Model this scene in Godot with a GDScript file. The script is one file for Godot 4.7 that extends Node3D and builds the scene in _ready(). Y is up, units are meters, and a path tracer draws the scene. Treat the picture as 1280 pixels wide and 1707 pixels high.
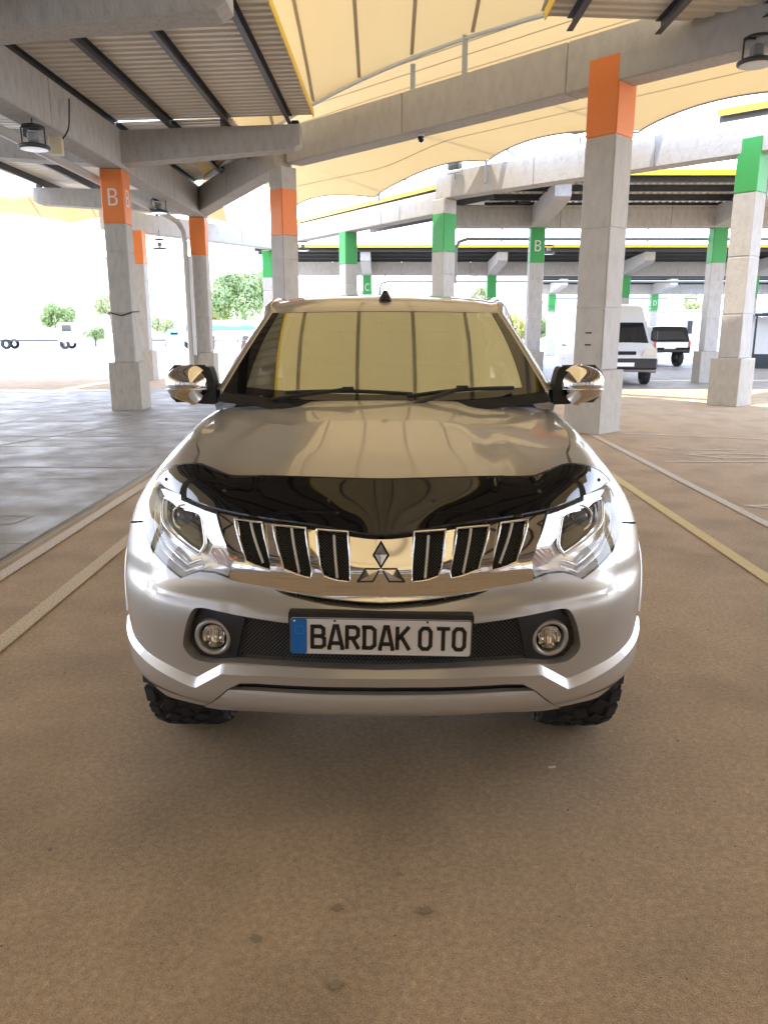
extends Node3D
# A silver pickup parked under a concrete and tensile-fabric market canopy.

# ---------------------------------------------------------------- mesh builder
class MB:
	var v := PackedVector3Array()
	var n := PackedVector3Array()
	var ix := PackedInt32Array()
	var xf := Transform3D()
	func vert(p: Vector3, q: Vector3) -> int:
		v.append(xf * p)
		n.append((xf.basis * q).normalized())
		return v.size() - 1
	func tri(a: Vector3, b: Vector3, c: Vector3) -> void:
		var q := (b - a).cross(c - a)
		if q.length() < 1e-12:
			return
		q = q.normalized()
		var i := vert(a, q)
		vert(b, q)
		vert(c, q)
		ix.append_array([i, i + 2, i + 1])
	func quad(a: Vector3, b: Vector3, c: Vector3, d: Vector3) -> void:
		var q := (c - a).cross(d - b)
		if q.length() < 1e-12:
			return
		q = q.normalized()
		var i := vert(a, q)
		vert(b, q)
		vert(c, q)
		vert(d, q)
		ix.append_array([i, i + 2, i + 1, i, i + 3, i + 2])
	# rows of points, counter-clockwise outside when rows run up and columns run to the right
	func grid(rows: Array, wrap := false, flip := false) -> void:
		var h := rows.size()
		var w: int = rows[0].size()
		var base := v.size()
		for j in h:
			for i in w:
				var il := (i - 1 + w) % w if wrap else maxi(i - 1, 0)
				var ir := (i + 1) % w if wrap else mini(i + 1, w - 1)
				var du: Vector3 = rows[j][ir] - rows[j][il]
				var dv: Vector3 = rows[mini(j + 1, h - 1)][i] - rows[maxi(j - 1, 0)][i]
				if du.length() < 1e-7:
					var jj := j + 1 if j < h / 2 else j - 1
					du = rows[jj][ir] - rows[jj][il]
				var q := du.cross(dv).normalized()
				if q == Vector3.ZERO:
					q = Vector3.UP
				vert(rows[j][i], -q if flip else q)
		for j in h - 1:
			for i in (w if wrap else w - 1):
				var a := base + j * w + i
				var b := base + j * w + (i + 1) % w
				var c := b + w
				var d := a + w
				if flip:
					ix.append_array([a, b, c, a, c, d])
				else:
					ix.append_array([a, c, b, a, d, c])
	func box(c: Vector3, s: Vector3, bev := 0.0) -> void:
		var h := s * 0.5
		var b := minf(bev, minf(h.x, minf(h.y, h.z)) * 0.9)
		for ax in 3:
			var e := Vector3.ZERO
			e[ax] = 1
			var f := Vector3.ZERO
			f[(ax + 1) % 3] = 1
			var g := Vector3.ZERO
			g[(ax + 2) % 3] = 1
			var hf := h[(ax + 1) % 3] - b
			var hg := h[(ax + 2) % 3] - b
			for sg in [1.0, -1.0]:
				var o: Vector3 = c + e * h[ax] * sg
				var p: Array = [o - f * hf - g * hg, o + f * hf - g * hg, o + f * hf + g * hg, o - f * hf + g * hg]
				if sg < 0:
					p.reverse()
				quad(p[0], p[1], p[2], p[3])
			if b > 0.0:
				var he := h[ax] - b
				for sf in [1.0, -1.0]:
					for sgg in [1.0, -1.0]:
						var p0: Vector3 = c + f * (h[(ax + 1) % 3]) * sf + g * hg * sgg
						var p1: Vector3 = c + f * hf * sf + g * (h[(ax + 2) % 3]) * sgg
						if sf * sgg > 0:
							quad(p0 - e * he, p1 - e * he, p1 + e * he, p0 + e * he)
							flipfix()
						else:
							quad(p0 - e * he, p0 + e * he, p1 + e * he, p1 - e * he)
							flipfix()
		if b > 0.0:
			for sx in [1.0, -1.0]:
				for sy in [1.0, -1.0]:
					for sz in [1.0, -1.0]:
						var sgn := Vector3(sx, sy, sz)
						var a: Vector3 = c + Vector3(h.x, h.y - b, h.z - b) * sgn
						var d: Vector3 = c + Vector3(h.x - b, h.y, h.z - b) * sgn
						var e2: Vector3 = c + Vector3(h.x - b, h.y - b, h.z) * sgn
						if sx * sy * sz > 0:
							tri(a, d, e2)
						else:
							tri(a, e2, d)
	func flipfix() -> void:
		pass
	# box along p0-p1, w across and h high
	func bar(p0: Vector3, p1: Vector3, w: float, h: float, bev := 0.0, up := Vector3.UP) -> void:
		var z := (p1 - p0).normalized()
		var x := up.cross(z)
		if x.length() < 1e-4:
			x = Vector3.RIGHT.cross(z)
		x = x.normalized()
		var y := z.cross(x)
		var keep := xf
		xf = keep * Transform3D(Basis(x, y, z), (p0 + p1) * 0.5)
		box(Vector3.ZERO, Vector3(w, h, p0.distance_to(p1)), bev)
		xf = keep
	func tube(path: Array, r: float, sides := 8, closed := false, r1 := -1.0) -> void:
		var rows := []
		var m := path.size()
		var ref := Vector3.UP
		var t0: Vector3 = (path[1] - path[0]).normalized()
		if absf(t0.dot(ref)) > 0.9:
			ref = Vector3.RIGHT
		for k in m:
			var t: Vector3
			if closed:
				t = path[(k + 1) % m] - path[(k - 1 + m) % m]
			else:
				t = path[mini(k + 1, m - 1)] - path[maxi(k - 1, 0)]
			t = t.normalized()
			var x := ref.cross(t)
			if x.length() < 1e-3:
				x = Vector3.FORWARD.cross(t)
			x = x.normalized()
			var y := t.cross(x)
			ref = y
			var rr := r if r1 < 0.0 else lerpf(r, r1, k / float(m - 1))
			var row := PackedVector3Array()
			for s in sides:
				var a := TAU * s / sides
				row.append(path[k] + (x * cos(a) + y * sin(a)) * rr)
			rows.append(row)
		if closed:
			rows.append(rows[0])
		grid(rows, true)
		if not closed:
			for s in sides:
				tri(path[0], rows[0][(s + 1) % sides], rows[0][s])
				tri(path[m - 1], rows[m - 1][s], rows[m - 1][(s + 1) % sides])
	# profile of (radius, height) from bottom to top, around axis Y at c
	func lathe(c: Vector3, prof: Array, sides := 24, ax := Basis()) -> void:
		var rows := []
		for p in prof:
			var row := PackedVector3Array()
			for s in sides:
				var a := -TAU * s / sides
				row.append(c + ax * Vector3(cos(a) * p.x, p.y, sin(a) * p.x))
			rows.append(row)
		grid(rows, true)
	# flat-sided prism of a 2D outline (counter-clockwise), from z0 to z1 in basis
	func prism(poly: PackedVector2Array, z0: float, z1: float, t := Transform3D()) -> void:
		var p := poly
		if Geometry2D.is_polygon_clockwise(p):
			p = p.duplicate()
			p.reverse()
		var ids := Geometry2D.triangulate_polygon(p)
		for k in range(0, ids.size(), 3):
			var a := p[ids[k]]
			var b := p[ids[k + 1]]
			var c := p[ids[k + 2]]
			if (b - a).cross(c - a) < 0:
				var s := b
				b = c
				c = s
			tri(t * Vector3(a.x, a.y, z1), t * Vector3(b.x, b.y, z1), t * Vector3(c.x, c.y, z1))
			tri(t * Vector3(a.x, a.y, z0), t * Vector3(c.x, c.y, z0), t * Vector3(b.x, b.y, z0))
		for k in p.size():
			var a := p[k]
			var b := p[(k + 1) % p.size()]
			quad(t * Vector3(a.x, a.y, z0), t * Vector3(b.x, b.y, z0), t * Vector3(b.x, b.y, z1), t * Vector3(a.x, a.y, z1))
	# ribbon of width w along a 2D line, raised from z0 to z1
	func stroke(pts: Array, w: float, z0: float, z1: float, t := Transform3D(), closed := false) -> void:
		var m := pts.size()
		var l := []
		var r := []
		for k in m:
			var d0: Vector2 = (pts[k] - pts[(k - 1 + m) % m]).normalized() if (k > 0 or closed) else (pts[1] - pts[0]).normalized()
			var d1: Vector2 = (pts[(k + 1) % m] - pts[k]).normalized() if (k < m - 1 or closed) else d0
			var d := (d0 + d1).normalized()
			var o := Vector2(-d.y, d.x)
			var len := w * 0.5 / maxf(0.5, o.dot(Vector2(-d0.y, d0.x)))
			l.append(pts[k] + o * len)
			r.append(pts[k] - o * len)
		for k in (m if closed else m - 1):
			var k1 := (k + 1) % m
			var a: Vector2 = r[k]
			var b: Vector2 = r[k1]
			var c: Vector2 = l[k1]
			var e: Vector2 = l[k]
			quad(t * Vector3(a.x, a.y, z1), t * Vector3(b.x, b.y, z1), t * Vector3(c.x, c.y, z1), t * Vector3(e.x, e.y, z1))
			if z1 - z0 > 0.0:
				quad(t * Vector3(a.x, a.y, z0), t * Vector3(b.x, b.y, z0), t * Vector3(b.x, b.y, z1), t * Vector3(a.x, a.y, z1))
				quad(t * Vector3(c.x, c.y, z0), t * Vector3(e.x, e.y, z0), t * Vector3(e.x, e.y, z1), t * Vector3(c.x, c.y, z1))
	func mesh(m: Material) -> ArrayMesh:
		var a := []
		a.resize(Mesh.ARRAY_MAX)
		a[Mesh.ARRAY_VERTEX] = v
		a[Mesh.ARRAY_NORMAL] = n
		a[Mesh.ARRAY_INDEX] = ix
		var am := ArrayMesh.new()
		am.add_surface_from_arrays(Mesh.PRIMITIVE_TRIANGLES, a)
		am.surface_set_material(0, m)
		return am

# ---------------------------------------------------------------- naming
var used := {}
func numbered(called: String) -> String:
	var k: int = used.get(called, 0)
	used[called] = k + 1
	return called if k == 0 else "%s_%03d" % [called, k]

func put(mb: MB, called: String, m: Material, parent: Node = self) -> MeshInstance3D:
	var o := MeshInstance3D.new()
	o.mesh = mb.mesh(m)
	o.name = numbered(called) if parent == self else called
	parent.add_child(o, true)
	return o

func tag(o: Node, label: String, category: String, group := "") -> void:
	o.set_meta("label", label)
	o.set_meta("category", category)
	if group:
		o.set_meta("group", group)

func thing(called: String, label: String, category: String, t := Transform3D(), group := "") -> Node3D:
	var o := Node3D.new()
	o.name = numbered(called)
	add_child(o)
	o.transform = t
	tag(o, label, category, group)
	return o

func struct(mb: MB, called: String, m: Material) -> MeshInstance3D:
	var o := put(mb, called, m)
	o.set_meta("kind", "structure")
	return o

func again(o: Node3D, t: Transform3D, label := "", group := "") -> Node3D:
	var c: Node3D = o.duplicate()
	c.name = numbered(str(o.name).rstrip("0123456789").rstrip("_"))
	add_child(c)
	c.transform = t
	if label:
		c.set_meta("label", label)
	if group:
		c.set_meta("group", group)
	return c

func at(x: float, y: float, z: float, turn := 0.0) -> Transform3D:
	return Transform3D(Basis(Vector3.UP, turn), Vector3(x, y, z))

# ---------------------------------------------------------------- materials
var M := {}
func lin(r: float, g: float, b: float, a := 1.0) -> Color:
	var c := Color(r, g, b, a).linear_to_srgb()
	c.a = a
	return c

func mat(called: String, c: Color, rough := 0.6, metal := 0.0) -> StandardMaterial3D:
	var m := StandardMaterial3D.new()
	m.resource_name = called
	m.albedo_color = c
	m.roughness = rough
	m.metallic = metal
	M[called] = m
	return m

func noise(freq: float, octaves := 4, sd := 1, kind := FastNoiseLite.TYPE_SIMPLEX_SMOOTH) -> FastNoiseLite:
	var f := FastNoiseLite.new()
	f.noise_type = kind
	f.frequency = freq
	f.fractal_octaves = octaves
	f.seed = sd
	return f

func ramp(stops: Array) -> Gradient:
	var g := Gradient.new()
	var off := PackedFloat32Array()
	var col := PackedColorArray()
	for s in stops:
		off.append(s[0])
		col.append(s[1])
	g.offsets = off
	g.colors = col
	return g

func ntex(f: FastNoiseLite, stops: Array, size := 512) -> NoiseTexture2D:
	var t := NoiseTexture2D.new()
	t.width = size
	t.height = size
	t.seamless = true
	t.noise = f
	if stops:
		t.color_ramp = ramp(stops)
	return t

func tri_map(m: StandardMaterial3D, scale: float) -> void:
	m.uv1_triplanar = true
	m.uv1_world_triplanar = true
	m.uv1_scale = Vector3.ONE * scale

func detail(m: StandardMaterial3D, t: Texture2D, scale: float) -> void:
	m.detail_enabled = true
	m.detail_blend_mode = BaseMaterial3D.BLEND_MODE_MUL
	m.detail_albedo = t
	m.detail_uv_layer = BaseMaterial3D.DETAIL_UV_2
	m.uv2_triplanar = true
	m.uv2_world_triplanar = true
	m.uv2_scale = Vector3.ONE * scale

# ---------------------------------------------------------------- pickup outlines: (bearing, elevation) seen from a point inside the engine bay
var CHROME := PackedVector2Array([Vector2(0.0000, 0.0588), Vector2(-0.0388, 0.0598), Vector2(-0.0837, 0.0637), Vector2(-0.1518, 0.0708), Vector2(-0.2097, 0.0797), Vector2(-0.2694, 0.0859), Vector2(-0.2891, 0.0889), Vector2(-0.2857, 0.1106), Vector2(-0.2852, 0.1275), Vector2(-0.3118, 0.1683), Vector2(-0.3370, 0.2054), Vector2(-0.3481, 0.2189), Vector2(-0.2544, 0.2098), Vector2(-0.1254, 0.1969), Vector2(-0.0516, 0.1871), Vector2(0.0000, 0.1819), Vector2(0.0516, 0.1871), Vector2(0.1254, 0.1969), Vector2(0.2544, 0.2098), Vector2(0.3481, 0.2189), Vector2(0.3370, 0.2054), Vector2(0.3118, 0.1683), Vector2(0.2852, 0.1275), Vector2(0.2857, 0.1106), Vector2(0.2891, 0.0889), Vector2(0.2694, 0.0859), Vector2(0.2097, 0.0797), Vector2(0.1518, 0.0708), Vector2(0.0837, 0.0637), Vector2(0.0388, 0.0598)])
var SLOT_TOP := PackedVector2Array([Vector2(0.0000, 0.0474), Vector2(-0.0826, 0.0512), Vector2(-0.1278, 0.0567), Vector2(-0.1742, 0.0650), Vector2(-0.2026, 0.0757), Vector2(-0.1517, 0.0692), Vector2(-0.0836, 0.0622), Vector2(0.0000, 0.0578), Vector2(0.0836, 0.0622), Vector2(0.1517, 0.0692), Vector2(0.2026, 0.0757), Vector2(0.1742, 0.0650), Vector2(0.1278, 0.0567), Vector2(0.0826, 0.0512)])
var OPENING := PackedVector2Array([Vector2(0.0000, -0.0710), Vector2(-0.0836, -0.0699), Vector2(-0.1971, -0.0690), Vector2(-0.2864, -0.0710), Vector2(-0.3295, -0.0785), Vector2(-0.3660, -0.0772), Vector2(-0.3851, -0.0639), Vector2(-0.3897, -0.0490), Vector2(-0.3791, -0.0147), Vector2(-0.3684, 0.0112), Vector2(-0.3562, 0.0290), Vector2(-0.3380, 0.0335), Vector2(-0.3036, 0.0314), Vector2(-0.2660, 0.0278), Vector2(-0.2139, 0.0229), Vector2(-0.1690, 0.0199), Vector2(0.0000, 0.0187), Vector2(0.1690, 0.0199), Vector2(0.2139, 0.0229), Vector2(0.2660, 0.0278), Vector2(0.3036, 0.0314), Vector2(0.3380, 0.0335), Vector2(0.3562, 0.0290), Vector2(0.3684, 0.0112), Vector2(0.3791, -0.0147), Vector2(0.3897, -0.0490), Vector2(0.3851, -0.0639), Vector2(0.3660, -0.0772), Vector2(0.3295, -0.0785), Vector2(0.2864, -0.0710), Vector2(0.1971, -0.0690), Vector2(0.0836, -0.0699)])
var LIP := PackedVector2Array([Vector2(0.0000, -0.1804), Vector2(-0.0915, -0.1828), Vector2(-0.2452, -0.1890), Vector2(-0.3523, -0.2125), Vector2(-0.3914, -0.2162), Vector2(-0.2952, -0.1282), Vector2(-0.2370, -0.1243), Vector2(0.0000, -0.1228), Vector2(0.2370, -0.1243), Vector2(0.2952, -0.1282), Vector2(0.3914, -0.2162), Vector2(0.3523, -0.2125), Vector2(0.2452, -0.1890), Vector2(0.0915, -0.1828)])
var BUMPER := PackedVector2Array([Vector2(0.0000, -0.1027), Vector2(-0.2358, -0.1053), Vector2(-0.2675, -0.1084), Vector2(-0.2948, -0.1242), Vector2(-0.3890, -0.2123), Vector2(-0.4454, -0.2187), Vector2(-0.5222, -0.2368), Vector2(-0.6696, -0.1619), Vector2(-0.6883, -0.1132), Vector2(-0.7013, -0.0475), Vector2(-0.7101, 0.0206), Vector2(-0.7146, 0.0894), Vector2(-0.7169, 0.1408), Vector2(-0.5576, 0.1670), Vector2(-0.5383, 0.1454), Vector2(-0.4924, 0.1155), Vector2(-0.4393, 0.0931), Vector2(-0.4004, 0.0778), Vector2(-0.3762, 0.0891), Vector2(-0.3561, 0.0960), Vector2(-0.3240, 0.0971), Vector2(-0.2891, 0.0889), Vector2(-0.2694, 0.0859), Vector2(-0.2097, 0.0797), Vector2(-0.1518, 0.0708), Vector2(-0.0837, 0.0637), Vector2(-0.0388, 0.0598), Vector2(0.0000, 0.0588), Vector2(0.0388, 0.0598), Vector2(0.0837, 0.0637), Vector2(0.1518, 0.0708), Vector2(0.2097, 0.0797), Vector2(0.2694, 0.0859), Vector2(0.2891, 0.0889), Vector2(0.3240, 0.0971), Vector2(0.3561, 0.0960), Vector2(0.3762, 0.0891), Vector2(0.4004, 0.0778), Vector2(0.4393, 0.0931), Vector2(0.4924, 0.1155), Vector2(0.5383, 0.1454), Vector2(0.5576, 0.1670), Vector2(0.7169, 0.1408), Vector2(0.7146, 0.0894), Vector2(0.7101, 0.0206), Vector2(0.7013, -0.0475), Vector2(0.6883, -0.1132), Vector2(0.6696, -0.1619), Vector2(0.5222, -0.2368), Vector2(0.4454, -0.2187), Vector2(0.3890, -0.2123), Vector2(0.2948, -0.1242), Vector2(0.2675, -0.1084), Vector2(0.2358, -0.1053)])
var HOOD := PackedVector2Array([Vector2(0.0000, 0.2044), Vector2(-0.1287, 0.2186), Vector2(-0.2611, 0.2271), Vector2(-0.3639, 0.2364), Vector2(-0.4436, 0.2587), Vector2(-0.4779, 0.2895), Vector2(-0.5333, 0.3480), Vector2(-0.6093, 0.3826), Vector2(-0.7103, 0.4322), Vector2(-0.8260, 0.4839), Vector2(-0.9651, 0.5338), Vector2(-1.0695, 0.5647), Vector2(-1.0846, 0.5925), Vector2(-0.8840, 0.7041), Vector2(-0.5216, 0.8492), Vector2(0.0000, 0.9117), Vector2(0.5216, 0.8492), Vector2(0.8840, 0.7041), Vector2(1.0846, 0.5925), Vector2(1.0695, 0.5647), Vector2(0.9651, 0.5338), Vector2(0.8260, 0.4839), Vector2(0.7103, 0.4322), Vector2(0.6093, 0.3826), Vector2(0.5333, 0.3480), Vector2(0.4779, 0.2895), Vector2(0.4436, 0.2587), Vector2(0.3639, 0.2364), Vector2(0.2611, 0.2271), Vector2(0.1287, 0.2186)])
var FENDER := PackedVector2Array([Vector2(-0.5539, 0.1727), Vector2(-0.5685, 0.1948), Vector2(-0.5786, 0.2212), Vector2(-0.5856, 0.2424), Vector2(-0.5756, 0.2537), Vector2(-0.5044, 0.2537), Vector2(-0.4544, 0.2578), Vector2(-0.4897, 0.2886), Vector2(-0.5418, 0.3473), Vector2(-0.6135, 0.3811), Vector2(-0.7146, 0.4302), Vector2(-0.8302, 0.4814), Vector2(-0.9690, 0.5307), Vector2(-1.0730, 0.5613), Vector2(-1.2091, 0.5814), Vector2(-1.3572, 0.4593), Vector2(-1.3835, 0.1841), Vector2(-1.3835, -0.2530), Vector2(-1.3386, -0.2538), Vector2(-1.3247, -0.1893), Vector2(-1.3022, -0.1260), Vector2(-1.2717, -0.0659), Vector2(-1.2343, -0.0114), Vector2(-1.1914, 0.0359), Vector2(-1.1444, 0.0746), Vector2(-1.0949, 0.1039), Vector2(-1.0447, 0.1236), Vector2(-0.9951, 0.1340), Vector2(-0.9473, 0.1356), Vector2(-0.9024, 0.1293), Vector2(-0.8611, 0.1158), Vector2(-0.8237, 0.0963), Vector2(-0.7907, 0.0715), Vector2(-0.7620, 0.0423), Vector2(-0.7377, 0.0095), Vector2(-0.7176, -0.0262), Vector2(-0.7018, -0.0642), Vector2(-0.6900, -0.1040), Vector2(-0.6822, -0.1451), Vector2(-0.7124, 0.0206), Vector2(-0.7169, 0.0897), Vector2(-0.7192, 0.1446)])
var HEADLIGHT := PackedVector2Array([Vector2(-0.5867, 0.2559), Vector2(-0.4545, 0.2384), Vector2(-0.3538, 0.2209), Vector2(-0.3398, 0.2052), Vector2(-0.3145, 0.1681), Vector2(-0.2883, 0.1272), Vector2(-0.2894, 0.1103), Vector2(-0.2942, 0.0907), Vector2(-0.3240, 0.0971), Vector2(-0.3561, 0.0960), Vector2(-0.3762, 0.0891), Vector2(-0.4004, 0.0778), Vector2(-0.4393, 0.0931), Vector2(-0.4924, 0.1155), Vector2(-0.5383, 0.1454), Vector2(-0.5593, 0.1694), Vector2(-0.5749, 0.1940), Vector2(-0.5857, 0.2205), Vector2(-0.5928, 0.2417)])
var SLATHOLE_A := PackedVector2Array([Vector2(-0.2933, 0.2027), Vector2(-0.2350, 0.1993), Vector2(-0.2198, 0.1619), Vector2(-0.2072, 0.1234), Vector2(-0.2066, 0.1123), Vector2(-0.2353, 0.1185), Vector2(-0.2562, 0.1262), Vector2(-0.2705, 0.1589)])
var SLATHOLE_B := PackedVector2Array([Vector2(-0.2120, 0.1959), Vector2(-0.1463, 0.1929), Vector2(-0.1336, 0.1376), Vector2(-0.1280, 0.1134), Vector2(-0.1299, 0.1011), Vector2(-0.1529, 0.1058), Vector2(-0.1822, 0.1157), Vector2(-0.1951, 0.1519)])
var SLATHOLE_C := PackedVector2Array([Vector2(-0.1248, 0.1913), Vector2(-0.0634, 0.1881), Vector2(-0.0581, 0.1393), Vector2(-0.0562, 0.0960), Vector2(-0.0845, 0.0989), Vector2(-0.1061, 0.1062), Vector2(-0.1148, 0.1271), Vector2(-0.1200, 0.1659)])
var SLAT_A := PackedVector2Array([Vector2(-0.2654, 0.1999), Vector2(-0.2284, 0.1223)])
var SLAT_B := PackedVector2Array([Vector2(-0.1788, 0.1940), Vector2(-0.1564, 0.1079)])
var SLAT_C := PackedVector2Array([Vector2(-0.0933, 0.1887), Vector2(-0.0834, 0.1001)])
var FOGPANEL := PackedVector2Array([Vector2(-0.3505, 0.0242), Vector2(-0.3031, 0.0244), Vector2(-0.2576, 0.0197), Vector2(-0.2837, -0.0694), Vector2(-0.3227, -0.0775), Vector2(-0.3658, -0.0759), Vector2(-0.3853, -0.0494), Vector2(-0.3751, -0.0165)])
var WASHER := PackedVector2Array([Vector2(-0.4939, 0.0587), Vector2(-0.4680, 0.0601), Vector2(-0.4530, 0.0528), Vector2(-0.4564, 0.0414), Vector2(-0.4904, 0.0460)])
var HL_BEZEL := PackedVector2Array([Vector2(-0.5387, 0.2259), Vector2(-0.5010, 0.2212), Vector2(-0.4597, 0.2093), Vector2(-0.4115, 0.2062), Vector2(-0.3876, 0.1960), Vector2(-0.3650, 0.1491), Vector2(-0.3756, 0.1243), Vector2(-0.4203, 0.1393), Vector2(-0.4687, 0.1577), Vector2(-0.5086, 0.1781), Vector2(-0.5404, 0.2173)])
var HL_DRL := PackedVector2Array([Vector2(-0.5659, 0.2445), Vector2(-0.4577, 0.2344), Vector2(-0.3893, 0.2232), Vector2(-0.3561, 0.2159), Vector2(-0.3380, 0.1958), Vector2(-0.3075, 0.1486), Vector2(-0.3390, 0.1492), Vector2(-0.3540, 0.1605), Vector2(-0.3760, 0.1997), Vector2(-0.4031, 0.2108), Vector2(-0.4514, 0.2126), Vector2(-0.5138, 0.2251)])
var HL_SIGNAL := PackedVector2Array([Vector2(-0.3464, 0.1410), Vector2(-0.3094, 0.1421), Vector2(-0.2969, 0.1224), Vector2(-0.2991, 0.1038), Vector2(-0.3369, 0.1119), Vector2(-0.3514, 0.1266)])
var HL_BLACK := PackedVector2Array([Vector2(-0.4368, 0.1635), Vector2(-0.4036, 0.1819), Vector2(-0.3816, 0.1465), Vector2(-0.3848, 0.1389)])
var HL_PROJ := Vector2(-0.4492, 0.1924)
const PLAN := [[0, 0], [0.2, 0.01], [0.4, 0.04], [0.55, 0.085], [0.68, 0.155], [0.78, 0.245], [0.86, 0.37], [0.92, 0.55], [1.0, 0.9]]
const PROF := [[0.36, 0.16], [0.42, 0.1], [0.46, 0.05], [0.5, 0.028], [0.56, 0.022], [0.62, 0.012], [0.7, 0.0], [0.745, 0.0], [0.77, 0.004], [0.79, 0.013], [0.82, 0.034], [0.85, 0.042], [0.89, 0.051], [0.95, 0.068], [1.0, 0.088], [1.05, 0.12], [1.1, 0.18], [1.2, 0.34]]
const CROWN := [[0.0, 1.0], [0.1, 1.07], [0.2, 1.12], [0.4, 1.18], [0.7, 1.235], [1.0, 1.272], [1.2, 1.29], [1.5, 1.31]]

# ---------------------------------------------------------------- pickup body surface
var plan_t := PackedFloat32Array()
var prof_t := PackedFloat32Array()
var crown_t := PackedFloat32Array()

func hermite(t: Array, x: float) -> float:
	var n := t.size()
	if x <= t[0][0]:
		return t[0][1] + (x - t[0][0]) * (t[1][1] - t[0][1]) / (t[1][0] - t[0][0])
	if x >= t[n - 1][0]:
		return t[n - 1][1] + (x - t[n - 1][0]) * (t[n - 1][1] - t[n - 2][1]) / (t[n - 1][0] - t[n - 2][0])
	var i := 0
	while x > t[i + 1][0]:
		i += 1
	var h: float = t[i + 1][0] - t[i][0]
	var d: float = (t[i + 1][1] - t[i][1]) / h
	var m0: float = d if i == 0 else (t[i + 1][1] - t[i - 1][1]) / (t[i + 1][0] - t[i - 1][0])
	var m1: float = d if i == n - 2 else (t[i + 2][1] - t[i][1]) / (t[i + 2][0] - t[i][0])
	var u: float = (x - t[i][0]) / h
	return (2 * u * u * u - 3 * u * u + 1) * t[i][1] + (u * u * u - 2 * u * u + u) * h * m0 + (3 * u * u - 2 * u * u * u) * t[i + 1][1] + (u * u * u - u * u) * h * m1

func prepare_body() -> void:
	for k in 401:
		plan_t.append(hermite(PLAN, k / 400.0 * 1.2))
		prof_t.append(hermite(PROF, 0.2 + k / 400.0 * 1.2))
		crown_t.append(hermite(CROWN, -0.2 + k / 400.0 * 2.0))

func look(t: PackedFloat32Array, u: float) -> float:
	u = clampf(u, 0.0, 0.9999) * 400.0
	var i := int(u)
	return lerpf(t[i], t[i + 1], u - i)

func smax(a: float, b: float, k: float) -> float:
	var h := maxf(k - absf(a - b), 0.0) / k
	return maxf(a, b) + h * h * k * 0.25

func hood_top(x: float, s: float) -> float:
	var a := absf(x)
	var w := 0.66 + 0.09 * clampf((s - 0.3) / 0.9, 0.0, 1.0)
	return look(crown_t, (s + 0.2) / 2.0) + 0.008 * (1.0 - smoothstep(0.28, 0.40, a)) - 0.045 * (a / w) * (a / w) - 1.6 * pow(maxf(0.0, a - w), 1.6)

func body(p: Vector3) -> float:
	var a := absf(p.x)
	var s := -p.z
	var fr := look(plan_t, a / 1.2) + look(prof_t, (p.y - 0.2) / 1.2) + 0.35 * maxf(0.0, p.y - 0.86) * smoothstep(0.4, 0.85, a)
	var d := smax(fr - s, p.y - hood_top(p.x, s), 0.10)
	var w := 0.948 - 0.46 * maxf(0.0, p.y - 0.88) - 0.25 * maxf(0.0, 0.5 - p.y)
	return smax(d, a - w, 0.12)

const EYE := Vector3(0, 0.72, -1.6)
func skin(q: Vector2, off := 0.0) -> Vector3:
	var dir := Vector3(sin(q.x) * cos(q.y), sin(q.y), cos(q.x) * cos(q.y))
	var r0 := 0.3
	var r1 := 2.4
	var f0 := body(EYE + dir * r0)
	var f1 := body(EYE + dir * r1)
	var r := r0
	for k in 24:
		r = r0 - f0 * (r1 - r0) / (f1 - f0)
		var fr := body(EYE + dir * r)
		if absf(fr) < 2e-6 or r1 - r0 < 1e-6:
			break
		if fr > 0.0:
			r1 = r
			f1 = fr
			if k % 2 == 1:
				f0 *= 0.5
		else:
			r0 = r
			f0 = fr
			if k % 2 == 1:
				f1 *= 0.5
	return EYE + dir * (r + off)

func rounded(poly: PackedVector2Array, sharp := 40.0, n := 5) -> PackedVector2Array:
	var out := PackedVector2Array()
	var m := poly.size()
	var corner := []
	for k in m:
		var a := (poly[k] - poly[(k - 1 + m) % m]).angle_to(poly[(k + 1) % m] - poly[k])
		corner.append(absf(rad_to_deg(a)) > sharp)
	for k in m:
		var p0 := poly[k]
		var p1 := poly[(k + 1) % m]
		var t0: Vector2 = p1 - p0 if corner[k] else (p1 - poly[(k - 1 + m) % m]) * 0.5
		var t1: Vector2 = p1 - p0 if corner[(k + 1) % m] else (poly[(k + 2) % m] - p0) * 0.5
		var l := p0.distance_to(p1)
		if t0.length() > l * 1.2:
			t0 = t0.normalized() * l * 1.2
		if t1.length() > l * 1.2:
			t1 = t1.normalized() * l * 1.2
		for i in n:
			var u := i / float(n)
			out.append((2 * u * u * u - 3 * u * u + 1) * p0 + (u * u * u - 2 * u * u + u) * t0 + (3 * u * u - 2 * u * u * u) * p1 + (u * u * u - u * u) * t1)
	return out

func flipped(poly: PackedVector2Array) -> PackedVector2Array:
	var o := PackedVector2Array()
	for q in poly:
		o.append(Vector2(-q.x, q.y))
	o.reverse()
	return o

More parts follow.
